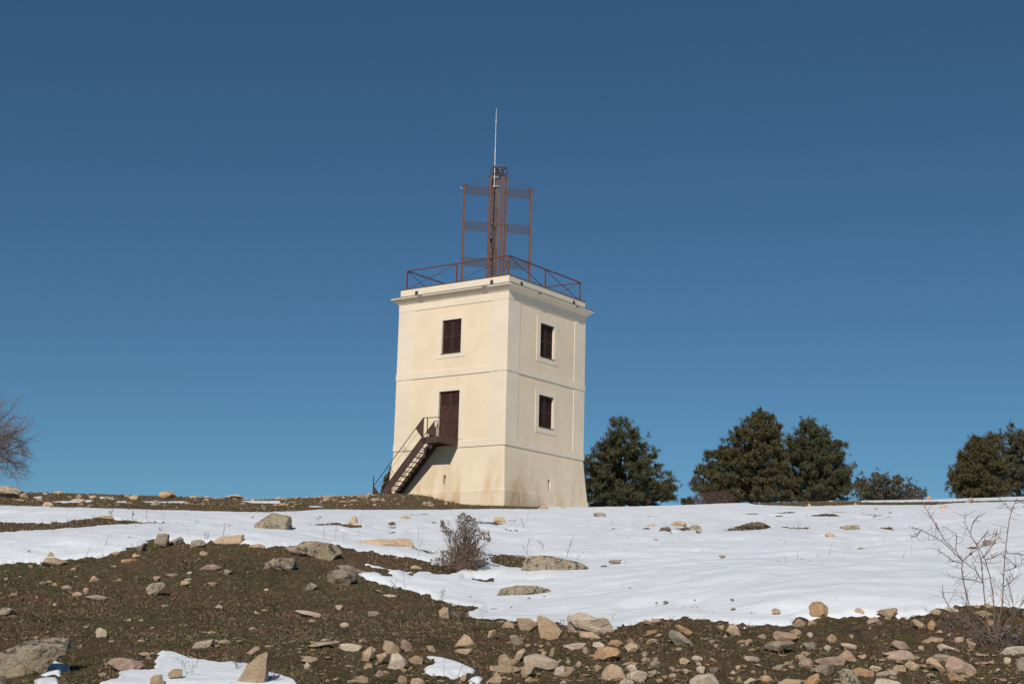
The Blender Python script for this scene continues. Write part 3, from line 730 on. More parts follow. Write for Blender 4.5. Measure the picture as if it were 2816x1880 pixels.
def put_rock(poly_px, col, label=None, rg=None, sub=3, depthk=1.0):
    P = np.array(poly_px, float); u0, u1 = P[:, 0].min(), P[:, 0].max(); v0, v1 = P[:, 1].min(), P[:, 1].max()
    uc = (u0+u1)/2; x, y, z, t = hit(uc, v1-1)
    sc = math.hypot(t, z)/FPX
    w, h = (u1-u0)*sc, (v1-v0)*sc
    dep = depthk*.42*min(max(math.sqrt(w*h)*1.15, w*.45), w*1.1)
    # contour in metres about its centre, undoing the camera roll; foot sunk into the ground
    cx, cz = uc, (v0+v1)/2
    px = (P[:, 0]-cx)*sc; pz = -(P[:, 1]-cz)*sc
    cr, sr = math.cos(ROLL), math.sin(ROLL)
    qx = px*cr-pz*sr; qz = px*sr+pz*cr
    ymin = qz.min(); low = qz < ymin+.33*h
    qz = np.where(low, qz-.16*h-.015, qz)
    az = math.atan2(x, y+D)
    # centre lies behind the front foot by most of the depth
    back = dep*.55
    X, Y = x+math.sin(az)*back, y+math.cos(az)*back
    gz = z
    Z = gz+h/2+snow_thick(X, Y, t)*(1.0 if w < .45 else .25)
    fac = (t+back)/t
    pl = np.stack([qx*fac, qz*fac], -1)
    a = np.argsort(np.arctan2(pl[:, 1], pl[:, 0])); pl = pl[a]
    vv, f = rock_shape(pl, rg, sub, dep, facets=10 if sub < 4 else 12, rough=.13 if col in 'ld' else (.09 if sub > 3 else .06), cuts=CUTS.get((label or '')[:12], ()))
    o = mesh_np('rock' if w > .22 else 'stone', vv, f, M[col], smooth=False if w < 5 else True)
    o.data.polygons.foreach_set('use_smooth', np.full(len(f), sub >= 3))
    try: o.data.set_sharp_from_angle(angle=rad(20))
    except Exception: pass
    o.location = (X, Y, Z); o.rotation_euler = (0, 0, -az)
    ROCKS.append(dict(o=o, u=uc, v=(v0+v1)/2, w=u1-u0, h=v1-v0, col=col, label=label, dist=t))
    return o
TRACED = {
'R1': '''
l|grey lichen-covered outcrop on the skyline at the far left|0,44 90,45 140,75 210,100 150,132 60,135 0,125 -60,120 -60,40
t|tan block beside the skyline outcrop at the far left|115,110 150,92 190,100 215,125 180,137 120,135
t||410,95 440,86 490,88 500,102 410,103
t||275,145 310,133 330,157 285,162
g||575,132 600,108 628,118 625,142
t||540,162 570,143 640,145 660,165 545,170
t||670,122 735,118 745,130 700,143 675,135
w||755,137 790,125 870,130 880,145 765,150
t||325,198 345,172 380,168 430,200 330,206
t||985,132 1010,120 1060,115 1070,150 1020,152
o|large ochre boulder breaking the bare skyline left of the staircase|1220,112 1240,90 1290,88 1330,95 1360,120 1300,140 1225,137
t||1550,128 1600,108 1630,128
t|broad low tan slab on the skyline, left of the staircase|1720,132 1760,105 1840,108 1890,125 1840,138 1760,142
g||1160,182 1190,148 1220,160 1240,190 1170,192
t||1910,152 1960,145 1960,166
t|tan rock topping the dark soil strip that crosses the left snow|780,292 800,272 860,272 880,297
l|upright squarish lichen-spotted block on the ridge at the left snow edge|1190,440 1220,420 1300,418 1310,450 1305,500 1270,520 1190,500
g|grey rock touching the right side of the upright lichen-spotted block|1310,462 1350,455 1380,435 1412,450 1410,480 1350,492 1315,487
d|dark tilted slab left of the upright lichen-spotted block|1045,522 1110,488 1140,500 1120,535 1070,553
t||860,562 900,545 920,565 900,582 865,575
t||355,602 380,572 405,585 410,606
t|flat tan rocks piled at the left snow edge below a small cap stone|310,642 350,605 420,600 455,615 500,620 510,640 420,665 330,660
g|rounded grey rock on the ridge, left of the long ridge slab|1455,505 1480,465 1540,457 1600,480 1570,500 1500,520
t|long blunt-ended slab lying on the ridge at the snow edge, shaded at right end|1615,465 1700,437 1850,422 1895,413 1898,490 1780,488 1640,490
o||935,612 1065,606 1070,625 940,630
t||990,592 1080,570 1070,585 1000,598
t||1530,560 1560,545 1600,560 1590,578 1545,577
p|flat pinkish slab in the heath below the long ridge slab|1520,682 1590,652 1640,648 1710,670 1690,690 1600,690
g||1270,725 1350,716 1390,730 1330,740
t|rounded tan stone alone in the heath at centre left|680,770 695,742 720,737 770,765 765,790 700,790
g||465,828 510,808 550,825 560,843 500,842
t||635,838 660,828 700,850 690,862 650,860
t||550,877 590,860 635,870 620,887 555,890
g||655,898 740,885 830,900 800,920 700,914
l|half-buried lichen-mottled outcrop in the middle of the left heath|1120,872 1130,820 1180,795 1280,790 1300,800 1240,850 1180,885 1130,890
t||1580,798 1640,783 1690,800 1640,813
p||1170,748 1210,738 1240,750 1200,767
w||1430,712 1475,703 1480,718 1440,726
w||1415,762 1470,755 1480,768 1430,774
t||1375,792 1410,775 1480,785 1400,805
t||60,892 90,868 130,870 137,892 75,899
l|lichen-covered rock cut by the left frame edge, above the big slab|-50,1020 0,985 60,985 120,1010 60,1032 -50,1040
w||1655,977 1680,958 1725,970 1710,985 1665,990
w|pale rounded stone in the lower left heath above the snow patch|735,1147 770,1140 820,1165 835,1200 790,1210 745,1187
w|flat pale flaky stone above the lower left snow patch|1480,1285 1500,1255 1560,1240 1680,1220 1650,1247 1580,1287
l|huge lichen-covered slab with a dark fractured face at the lower left edge|-90,1400 0,1340 50,1290 180,1255 300,1245 480,1240 560,1255 500,1310 470,1370 400,1400 330,1430 290,1500 200,1512 0,1484 -90,1480
p|flat pinkish slab lying left of the lower left snow patch|805,1370 850,1365 1000,1385 1100,1410 1080,1450 950,1472 830,1432
t||1150,1600 1160,1540 1190,1515 1240,1515 1270,1600
t||1290,1535 1330,1500 1400,1505 1390,1550 1310,1562
t|leaning wedge slab with a dark right side, in the lower left snow patch|1830,1522 1900,1460 1960,1412 2010,1380 2050,1372 2068,1480 2040,1545 1960,1590 1850,1580
d||-40,1620 0,1520 40,1520 60,1620
t||1880,1322 1960,1285 2010,1290 1990,1312 1900,1337
t||745,1498 790,1482 825,1490 800,1510
t||610,1284 628,1268 632,1285
t||1120,1362 1140,1350 1155,1362 1130,1370
t||400,955 430,945 440,958 410,962
g||1240,962 1290,958 1300,972 1260,976
t||965,1078 1000,1065 1020,1078 980,1088
g||1060,1080 1090,1066 1110,1082 1080,1092
t||1115,1155 1160,1135 1210,1128 1170,1145
t||870,775 930,765 940,775 880,782
g||300,790 340,780 370,795 320,802
t||400,800 430,792 450,805 420,810
t||25,760 55,748 70,762 40,768
t||135,745 160,738 175,750 150,754
t||500,692 560,675 600,670 560,690
g||850,665 895,655 905,665 870,672
t||210,660 240,650 255,664 230,668
g||1700,712 1790,693 1800,700 1740,714
''',
'R2': '''
l|big rounded boulder standing in the snow below the staircase|-22,372 0,320 50,275 115,255 200,275 280,285 290,360 210,385 80,395 10,392
t|pointed grey-tan stone on the small soil islet in the snow|705,337 760,285 785,285 810,337 760,344
o|low ochre stone in the snow right of the pointed stone|1105,307 1145,288 1190,292 1212,312 1150,314
d|small dark stone in the snow between pointed stone and thorn bush|1020,347 1060,335 1095,345 1090,358 1040,357
t|long flat log-like slab lying on the snow left of the thorn bush|770,500 778,470 870,470 960,455 1060,460 1130,450 1222,460 1215,517 1170,512 1050,499 950,492 860,503
t|ochre-tan stone in the snow just above right of the thorn bush|1830,322 1850,300 1900,298 1945,305 1948,328 1860,334
l|broad pale lichened outcrop on top of the ridge left of the log-like slab|230,522 370,472 480,468 610,500 700,570 650,602 520,597 380,572 300,557
l|lichened outcrop in the heath left below the broad ridge outcrop|90,642 150,605 290,598 350,605 330,650 250,700 150,692 60,682
l|rounded lichened boulder at the heath tip beside the snow tongue|540,747 590,700 680,688 770,725 780,770 720,782 600,807 550,782
t||-60,522 -30,500 30,490 70,500 85,527
l||350,832 430,792 500,815 440,852
g|flat grey shelf of rock at the snow tongue right of the ridge|620,657 700,645 900,705 820,714 700,702
t||1365,562 1400,545 1430,562
t||1180,668 1240,655 1300,680 1230,692
t|tan block with a dark right half, beside the snow edge at centre|1415,1012 1450,980 1500,985 1530,1000 1500,1068 1430,1042
d|dark shaded rock joined to the right of a tan block at centre|1510,1012 1560,1000 1605,1017 1600,1047 1530,1062
w|long low pale slab flush with the central heath|295,1002 400,1005 500,1025 530,1050 440,1047 330,1022
g||865,1012 950,1010 960,1030 880,1057
t||618,962 680,962 665,992 620,982
w||645,1114 690,1095 740,1108 690,1137
t||410,1080 440,1070 470,1082 430,1092
w|very long thin pale stone sliver left of a squarish tan block|370,1272 480,1250 690,1240 560,1264 380,1282
w|squarish pale block right of the long thin sliver|650,1307 665,1262 740,1258 825,1278 790,1320 720,1307
t|tilted tan slab right below the squarish pale block|820,1387 830,1330 890,1283 935,1300 915,1340 870,1392
t|rounded ochre-tan rock left of a taller pinkish one at lower centre|985,1295 1000,1235 1060,1250 1110,1290 1110,1327 1030,1327
p|upright pinkish rock right of a rounded tan one at lower centre|1115,1287 1140,1222 1200,1260 1220,1310 1140,1317
t||1310,1277 1370,1275 1410,1320 1340,1317
t|pyramid-shaped tan rock with a slanting foot above the small snow patch|1510,1282 1570,1240 1610,1190 1640,1187 1725,1278 1640,1292
t|flat slab lying right under the pyramid-shaped rock|1535,1312 1590,1300 1685,1295 1640,1334 1560,1327
t|small tan knuckle-shaped rock right of the pyramid-shaped rock|1775,1200 1800,1165 1850,1150 1865,1170 1810,1222
t||905,1407 930,1350 1020,1328 1030,1345 950,1390 920,1422
w|broad pale five-sided rock at lower centre, left of the small snow patch|1030,1420 1050,1350 1100,1333 1185,1410 1100,1457 1040,1447
t|tan rock with shaded right end touching the small snow patch|1180,1387 1240,1350 1290,1370 1340,1422 1250,1417
t||835,1442 860,1410 905,1415 915,1455 850,1462
t||1120,1457 1150,1447 1175,1465 1150,1484
p||350,1387 390,1355 470,1358 515,1380 450,1400
w||380,1427 400,1402 430,1425 415,1454 390,1454
p||910,1497 960,1460 1010,1480 1000,1507 930,1510
t||770,1522 830,1505 870,1520 880,1570 800,1567
t||1100,1532 1120,1503 1170,1520 1175,1557 1110,1569
t||1195,1580 1200,1530 1260,1518 1310,1550 1300,1580
t||1885,1122 1930,1092 1990,1095 2000,1138 1930,1128
t||1805,1457 1820,1430 1960,1425 2070,1432 2010,1482 1850,1477
t||1835,1497 1860,1475 1895,1500 1850,1512
t||1580,1522 1610,1500 1640,1525 1600,1542
t||1870,1342 1930,1335 2010,1410 1960,1422 1880,1412
t||1770,1542 1850,1500 1920,1520 1900,1557
t||70,840 100,832 115,845 80,850
t||885,845 960,845 1020,860 960,858
w||970,885 1040,880 1120,890 1040,898
t||725,1015 755,1010 765,1020 735,1024
w||-10,1010 0,1000 40,1020 10,1028
t||60,1000 90,993 100,1003 70,1008
t||720,1478 745,1465 770,1478 750,1492
t||600,1535 640,1518 655,1535 620,1545
t||1085,598 1100,590 1110,600 1095,604
''',
'R3': '''
l|long low grey boulder with black lichen, standing out of central snow|70,747 75,715 110,650 160,605 260,597 370,610 500,640 590,680 650,720 652,750 560,742 400,727 300,737 190,757
l|flat lichened slab in the snow below the long low boulder|-92,892 -60,855 -30,845 50,825 180,828 320,822 375,835 388,855 350,880 200,902 0,914 -80,905
t|squat tan rock left of the leaning egg-shaped rock at snow edge|55,1062 60,1062 160,1065 220,1110 200,1147 130,1160 80,1142
t|leaning egg-shaped rock between two tan rocks at the snow edge|215,1080 225,1047 290,1070 350,1100 410,1170 390,1212 300,1227 245,1182
w|largest pale tan boulder at the foot of the snowfield|445,1122 460,1050 520,1022 590,1030 660,1065 750,1062 812,1095 805,1132 680,1174 560,1167 450,1147
t||1005,1117 1030,1065 1100,1065 1180,1075 1090,1087 1080,1117
t||535,1192 560,1165 640,1170 740,1215 640,1217 560,1212
o|thin curved ochre slab left of the tilted grey slab|990,1202 1060,1160 1180,1150 1180,1167 1060,1182
o|elongated ochre stone resting against the tilted grey slab|1265,1122 1310,1115 1420,1170 1410,1197 1310,1162
g|tilted grey slab in the heath below the snowfield edge|1225,1202 1240,1150 1320,1175 1430,1240 1380,1272 1300,1257
t|domed tan stone on bare soil just below the snow at right of centre|1675,1157 1700,1120 1750,1118 1800,1190 1740,1197 1690,1187
t||1580,1127 1650,1115 1670,1135 1600,1142
t||1640,1212 1665,1185 1700,1212
t||1805,1242 1860,1215 1870,1235 1820,1274
w|long thin pale stone below the largest pale tan boulder|415,1272 560,1248 630,1260 620,1280 500,1292 425,1302
o|rust-coloured stone above the oval orange stone|745,1262 790,1232 830,1230 875,1250 830,1277 770,1277
o|oval orange-pink stone in the lower rubble|650,1332 680,1295 750,1282 830,1300 860,1335 800,1374 720,1377 655,1357
w||640,1252 700,1245 740,1270 690,1292 645,1277
t||900,1242 935,1215 985,1250 950,1262
t|chunky two-tone stone right of the oval orange stone|885,1282 920,1258 985,1265 1000,1310 930,1327 890,1307
t||565,1302 590,1282 618,1310 600,1334 575,1327
w|widest pale slab in the lower rubble, left of the oval orange stone|105,1372 140,1338 190,1332 250,1358 330,1365 385,1395 385,1432 270,1447 200,1467 130,1422
t|narrow tilted stone leaning left of the widest pale slab|25,1372 60,1325 110,1297 125,1315 80,1360 50,1387
t||0,1372 50,1385 70,1400 40,1420 0,1424
t||85,1462 120,1430 190,1435 190,1480 110,1512
w||335,1497 350,1450 420,1430 445,1480 400,1504
t||430,1437 500,1440 515,1475 450,1492
t|lumpy tan rock at the bottom edge below the oval orange stone|710,1502 720,1460 790,1418 860,1440 900,1500 860,1537 760,1532
w||895,1442 920,1420 970,1425 995,1465 920,1472
w|smooth pale oval stone right of the lumpy tan rock|900,1502 930,1475 1000,1465 1068,1490 1040,1522 970,1537 910,1522
w||840,1547 900,1530 960,1550 940,1580 850,1575
g|flat-faced grey stone in the lower rubble|1075,1412 1110,1395 1165,1400 1160,1432 1080,1442
t||1305,1377 1340,1365 1395,1390 1380,1412 1320,1402
w||1400,1362 1440,1350 1495,1365 1480,1392 1420,1382
w||1430,1452 1470,1430 1510,1440 1500,1477 1440,1477
w||1785,1377 1830,1355 1945,1365 1940,1394 1850,1387
w|big pale flat-topped slab cut by the bottom frame edge|1390,1545 1440,1510 1590,1490 1630,1545 1600,1600 1395,1600
t||1535,1372 1570,1368 1620,1395 1590,1402
g||0,1192 60,1195 130,1250 90,1262 20,1242
g|small blocky grey stone in the snow near the tower corner|650,292 650,265 700,260 740,270 752,292
t|domed tan stone in the right snow, above three darker ones|1240,347 1290,322 1350,330 1378,360 1300,364
d|dark mottled stone in the snow left of a soil islet|1145,407 1170,380 1230,375 1250,395 1235,412
g|grey stone on a thin soil islet in the right snow|1380,378 1420,352 1465,358 1490,397 1400,387
d||1425,412 1450,402 1500,420 1470,432
g||790,600 795,590 825,587 860,597 825,607
g||765,668 765,655 790,650 880,655 850,670
g||1605,629 1610,618 1640,615 1675,625 1640,634
d||690,704 692,698 780,700 720,708
d||760,379 800,368 840,377 800,385
t||1055,360 1090,350 1150,356 1080,368
d||1005,384 1050,373 1095,380 1050,388
d||805,449 840,440 870,445 835,457
t||1460,340 1480,328 1505,342
d|low brown rock hump crowning the largest soil islet in right snow|1780,362 1860,325 1930,322 1990,340 2000,372 1880,368
o||912,880 935,873 948,890
t|tan stone at the foot of the tower's right face|230,217 250,198 290,200 310,222 270,230
t|small tan stone at the tower's right foot, near its outer corner|395,212 420,205 445,215 420,222
t||1100,1378 1130,1362 1160,1380 1130,1390
t||1440,1410 1470,1398 1490,1420 1450,1428
t||230,1340 260,1315 290,1322 275,1348
t||300,1340 330,1285 355,1300 340,1345
t||640,1435 680,1420 720,1440 680,1460
t||430,1395 460,1382 480,1398 450,1408
t||1330,1465 1360,1452 1395,1468 1360,1480
w||1060,1480 1120,1462 1150,1475 1090,1492
t||1740,1542 1770,1508 1800,1540
w||1790,1545 1860,1522 1900,1540 1820,1555
t||1130,1540 1170,1528 1190,1545 1150,1552
t||500,1420 530,1390 560,1410 540,1432
''',
'R4': '''
o|cube-shaped ochre-tan block tilted at the edge of the snowfield|350,985 375,960 455,950 505,1010 500,1042 450,1070 385,1062
t|low tan stone in the snow left of the cube-shaped block|55,1037 90,1020 138,1040 100,1054
t||215,1112 260,1070 290,1068 325,1105 290,1124
t||335,1112 350,1080 385,1085 415,1105 370,1120
t|wedge-shaped tan rock in the snow edge between cube block and bare shrub|870,1022 900,1012 1020,992 1050,1025 1045,1060 960,1057
t||690,1037 775,1020 775,1034 700,1037
p|flat oval pinkish stone below the wedge-shaped rock at the snow edge|800,1087 830,1062 880,1062 920,1100 870,1124 810,1112
t||1145,1082 1180,1075 1240,1110 1255,1152 1200,1132
o|small upright ochre stone left of the bare shrub|1265,1112 1295,1077 1330,1110 1300,1152 1270,1142
t||1285,1012 1320,992 1370,1005 1350,1027 1300,1030
w||1385,987 1420,975 1500,1000 1490,1017 1420,1012
t||1585,977 1640,958 1690,977
t||1680,962 1720,950 1770,970 1750,987
t||1630,1017 1700,1008 1760,1035 1700,1050
o|ochre stone lying among the bare shrub's stems|1700,1097 1740,1062 1780,1095 1760,1122 1720,1117
t|broad tan slab with undercut front, upper left of the right-hand rubble|75,1182 110,1165 200,1175 270,1195 280,1237 200,1222 100,1217
t||195,1162 250,1145 295,1170 270,1187
g|low grey outcrop below the broad undercut tan slab|0,1262 100,1230 160,1250 220,1235 230,1267 150,1302 60,1322 0,1312
w||325,1182 360,1170 390,1190 360,1205
g||295,1282 320,1250 400,1255 420,1290 360,1302
w||455,1292 490,1270 520,1285 500,1307
w||590,1264 630,1252 715,1275 700,1297 640,1302
t|triangular tan rock behind the long pinkish slab in right-hand rubble|570,1362 640,1310 670,1325 740,1388 660,1392
p||250,1432 285,1390 340,1372 390,1400 370,1432 300,1454
p|long pinkish slab with dark hollow beneath, in right-hand rubble|400,1387 480,1370 600,1358 640,1370 600,1422 510,1417 430,1412
g||370,1452 430,1420 520,1425 560,1470 490,1502 410,1477
l|upright grey lichened stone at the bottom edge, right-hand rubble|590,1600 595,1480 640,1463 710,1490 750,1600
o|ochre wedge with steep right side at the bottom edge|285,1557 350,1520 425,1482 432,1580 290,1580
t||110,1562 180,1530 280,1545 290,1590 120,1590
o|flat ochre slab right behind the upright grey lichened stone|670,1467 740,1445 850,1475 840,1502 750,1510
w||800,1442 840,1428 915,1445 880,1465
p||970,1262 1010,1235 1085,1250 1130,1295 1060,1292
p|arched pinkish slab with a dark notch, in the right-hand rubble|890,1342 980,1345 1060,1310 1110,1305 1180,1365 1080,1377 900,1372
t||1080,1432 1130,1388 1200,1415 1190,1457 1140,1470
t||990,1452 1030,1425 1090,1435 1100,1472 1050,1477
w||865,1507 880,1480 1000,1465 1050,1480 960,1502
t||1230,1237 1290,1205 1385,1215 1370,1242 1270,1247
w|long curved pale slab flush with the soil below the bare shrub|1340,1272 1380,1260 1530,1300 1480,1314 1370,1297
t||1460,1222 1500,1205 1545,1215 1530,1242 1480,1240
t||1550,1227 1600,1215 1615,1232 1570,1242
t||1570,1262 1600,1243 1635,1260 1620,1282 1580,1282
t|tall tan ridge-backed rock leaning against a pinkish boulder, lower right|1230,1422 1290,1365 1320,1370 1410,1450 1390,1477 1300,1422
g|flat grey slab behind the two largest lower right rocks|1280,1367 1320,1340 1450,1350 1480,1370 1400,1397
p|largest pinkish boulder at lower right|1410,1432 1440,1370 1490,1365 1600,1430 1640,1450 1560,1482 1440,1472
o||1420,1502 1450,1470 1560,1525 1540,1542 1440,1532
t||1550,1482 1600,1470 1615,1497 1560,1502
w|long pale slab at the right frame edge below the bare shrub|1815,1322 1880,1290 1960,1280 2040,1285 2040,1322 1900,1332
g|grey rock cut by the right frame edge near the bottom|1945,1452 1960,1375 2005,1370 2050,1380 2050,1462
w||830,1580 880,1530 1050,1555 1050,1590
t|tan stone sitting in the middle of the right snow|470,462 475,440 520,440 555,455 530,472
g|elongated grey-tan slab in the right snow|570,384 620,370 730,365 735,397 660,399
o|small orange pyramid stone on the snow under the skyline soil strip|330,207 350,182 380,207
t|small grey-tan cone stone on the snow edge right of the orange one|690,197 705,178 735,200
o||830,232 900,223 850,237
g||950,264 975,252 1000,264
o|pointed orange stone upright on the far right skyline snow|1240,157 1265,128 1292,124 1280,157
g|round grey stone on the skyline snow left of the last pine|1550,162 1580,135 1610,138 1628,165 1590,174
t||1345,217 1385,195 1420,212 1380,224
t||495,166 500,158 545,158 540,168
g||1680,512 1700,483 1780,495 1805,515 1740,532
t||1785,474 1820,468 1870,485 1830,489
t||200,547 230,533 260,547
t||590,496 650,487 715,493 650,499
g||700,539 740,522 800,530 740,540
t||1225,226 1250,216 1270,226
t||800,1135 825,1125 840,1138
t||840,1215 865,1200 880,1212 860,1220
t||175,1440 220,1425 250,1440 210,1452
t||720,1355 780,1340 800,1358 750,1372
t||270,1282 290,1268 300,1285
t||1400,1190 1440,1180 1430,1200
t||1300,1170 1350,1155 1400,1165 1350,1178
t||-5,1470 15,1460 25,1480 5,1488
w||860,1540 900,1525 990,1535 940,1550
t||1190,1295 1240,1285 1230,1300
t||1550,1305 1620,1300 1600,1312
t||1850,1150 1880,1135 1900,1160
'''}
rg = np.random.default_rng(11)
for k, blk in TRACED.items():
    for ln in blk.strip().splitlines():
        col, lab, pts = ln.split('|'); P = reg(k, parse(pts))
        wpx = max(p[0] for p in P)-min(p[0] for p in P)
        put_rock(P, col, lab or None, rg, sub=5 if wpx > 110 else (4 if wpx > 34 else 3))
NTR = len(ROCKS)
# scattered smaller stones, same build, placed at random over the bare soil and skyline rubble
def occupied(u, v, r):
    for q in ROCKS:
        if abs(q['u']-u) < q['w']*.5+r*1.0 and abs(q['v']-v) < q['h']*.5+r*.6: return True
    return False
def rnd_rock(u, v, wpx, asp, col, dk=1.0):
    n = 8; a = np.sort(rg.uniform(0, 2*math.pi, n)); a = np.linspace(0, 2*math.pi, n, endpoint=False)+rg.uniform(-.3, .3, n)
    r = rg.uniform(.68, 1.05, n); P = np.stack([u+wpx/2*r*np.cos(a), v+wpx/2/asp*r*np.sin(a)], -1)
    put_rock(P, col, None, rg, sub=3, depthk=dk)
tries = 0; cnt = 0
zones = [  # u0,u1,v0,v1,n,min,max
 (1500, 2816, 1745, 1880, 34, 14, 34), (850, 1500, 1770, 1880, 14, 12, 26), (150, 900, 1540, 1720, 12, 10, 24), (2600, 2816, 1690, 1800, 6, 12, 30),
 (790, 1200, 1362, 1382, 30, 8, 24), (300, 800, 1366, 1400, 6, 8, 18), (0, 300, 1360, 1388, 4, 9, 18)]
for (u0, u1, v0, v1, n, a, b) in zones:
    c = 0; tries = 0
    while c < n and tries < 900 and len(ROCKS) < 297:
        tries += 1; u = rg.uniform(u0, u1); v = rg.uniform(v0, v1)
        w = a+(b-a)*rg.random()**2
        if occupied(u, v, w/2): continue
        x, y, z, t = hit(u, v)
        if snowy(x, y)[0] > -4: continue
        rnd_rock(u, v, w, rg.uniform(1.4, 3.2), rg.choice(list('tttwpgo'))); c += 1
# labels from looks and the nearest described rock
LM = [q for q in ROCKS if q['label']]
SHORT = []
for q in LM:
    q['o']['label'] = q['label']
def phrase(q):
    """noun phrase naming a described rock, shortened to its first clause"""
    s = q['label'].split(',')[0]; w = s.split()
    return ' '.join(w[:8])
used = {}
def size_word(q):
    return 'tiny' if q['w'] < 14 else ('small' if q['w'] < 40 else 'mid-sized')
def shape_word(q):
    a = q['w']/max(q['h'], 1)
    return 'sliver-like' if a > 3.4 else ('flat' if a > 2.2 else ('upright' if a < 1.05 else 'chunky'))
LSH = {}
def short_name(q):
    s = q['label'].split(',')[0]
    for cut in (' in the ', ' lying ', ' standing ', ' at the ', ' on the ', ' with ', ' beside ', ' breaking ', ' below ', ' left ', ' right ', ' cut ', ' flush ', ' resting ', ' between ', ' touching ', ' topping ', ' just ', ' above ', ' near ', ' sitting ', ' piled ', ' alone ', ' among ', ' joined ', ' crowning ', ' under ', ' upright on ', ' leaning ', ' behind ', ' standing ', ' on '):
        i = s.find(cut)
        if i > 6: s = s[:i]
    return s
names = {}
for q in LM: names.setdefault(short_name(q), []).append(q)
uniq = [q for n, l in names.items() if len(l) == 1 for q in l]
ORD = ['nearest', 'second', 'third', 'fourth', 'fifth', 'sixth', 'seventh', 'eighth', 'ninth', 'tenth', 'eleventh', 'twelfth']
buckets = {}
for q in ROCKS:
    if q['label']: continue
    best = min(uniq, key=lambda l: math.hypot((l['u']-q['u']), 2.2*(l['v']-q['v'])))
    du = q['u']-best['u']; dv = (q['v']-best['v'])*2.2
    if abs(du) > abs(dv): dr = 'right of' if du > 0 else 'left of'
    else: dr = 'below' if dv > 0 else 'above'
    onsnow = False
    base = '%s %s %s stone' % (size_word(q), shape_word(q), COLNAME[q['col']])
    buckets.setdefault((base, dr, id(best)), []).append((math.hypot(du, dv), q, best))
for (base, dr, _), l in buckets.items():
    l.sort(key=lambda t: t[0])
    for i, (_, q, best) in enumerate(l):
        tgt = short_name(best)
        if len(l) == 1: s = '%s %s the %s' % (base, dr, tgt)
        else: s = '%s %s, %s the %s' % (ORD[min(i, 11)], base, dr, tgt)
        q['o']['label'] = ' '.join(s.split()[:16])
for q in ROCKS:
    q['o']['category'] = 'rock' if q['o'].name.startswith('rock') else 'stone'
    q['o']['group'] = 'rocks and stones scattered over the hilltop'
# ------------------------------------------------------------------ small stones, heath and dry stalks nobody could count
rs = np.random.default_rng(77)
def scatter_px(n, u0, u1, v0, v1, soil=True, lo=-5):
    """random points over bare ground, as seen density even in the view"""
    out = []
    while len(out) < n:
        m_ = 4000; az = rs.uniform(-.345, .362, m_); d = 1.0/rs.uniform(1/72., 1/8.6, m_)
        x = d*np.sin(az); y = d*np.cos(az)-D; z = ground(x, y)
        u, v = project(np.stack([x, y, z], -1)); ok = (u > u0) & (u < u1) & (v > v0) & (v < v1)
        x, y, z, u, v, d = (q[ok] for q in (x, y, z, u, v, d))
        if len(x) == 0: continue
        s = snow_sd(x, y, d); k_ = (s < lo) if soil else (s > -lo)
        out += list(zip(x[k_], y[k_], z[k_], d[k_], u[k_], v[k_]))
    return np.array(out[:n])
def chips(name, P, smin, smax, material, kind='stuff'):
    V, Fc = ico(1); n = len(P)
    sz = smin*(smax/smin)**(rs.random(n)**2.2); vv = np.repeat(V[None], n, 0)
    vv = vv*(1+rs.uniform(-.35, .25, (n, len(V), 1)))
    sc = np.stack([rs.uniform(.8, 1.5, n), rs.uniform(.6, 1.1, n), rs.uniform(.22, .6, n)], -1)*sz[:, None]
    vv = vv*sc[:, None, :]; a = rs.uniform(0, 6.28, n); ca, sa = np.cos(a), np.sin(a)
    x = vv[..., 0]*ca[:, None]-vv[..., 1]*sa[:, None]; y = vv[..., 0]*sa[:, None]+vv[..., 1]*ca[:, None]
    vv = np.stack([x+P[:, 0, None], y+P[:, 1, None], vv[..., 2]+P[:, 2, None]+sc[:, 2, None]*.3], -1).reshape(-1, 3)
    ff = (Fc[None]+(np.arange(n)*len(V))[:, None, None]).reshape(-1, 3)
    return mesh_np(name, vv, ff, material)
P1 = scatter_px(1900, 0, 2816, 1400, 1895)
dens_ = fbm(P1[:, 0]*.6, P1[:, 1]*.6, 2, 8)-.35+1.15*(P1[:, 4] > 1400)*(P1[:, 5] > 1735)+.35*(P1[:, 4] > 850)*(P1[:, 5] > 1760)
P1 = P1[dens_ > rs.uniform(-.35, 1.1, len(P1))]
o = chips('pebbles', P1, .010, .050, M['t']); setp(o, 'loose tan pebbles and stone chips strewn over the bare soil', 'pebbles', kind='stuff')
P2 = scatter_px(230, 760, 1240, 1360, 1392)
P2b = scatter_px(110, 0, 900, 1355, 1402)
P2 = np.concatenate([P2, P2b])
o = chips('rubble', P2, .04, .16, M['t']); setp(o, 'tan stone rubble littering the skyline mound left of the tower', 'rubble', kind='stuff')
P3 = scatter_px(150, -20, 2836, 1392, 1720, soil=False, lo=-12)
o = chips('snow_debris', P3+np.array([0, 0, .035, 0, 0, 0]), .012, .05, M['g']); setp(o, 'stone chips and dirt flecks melting out of the snow', 'debris', kind='stuff')
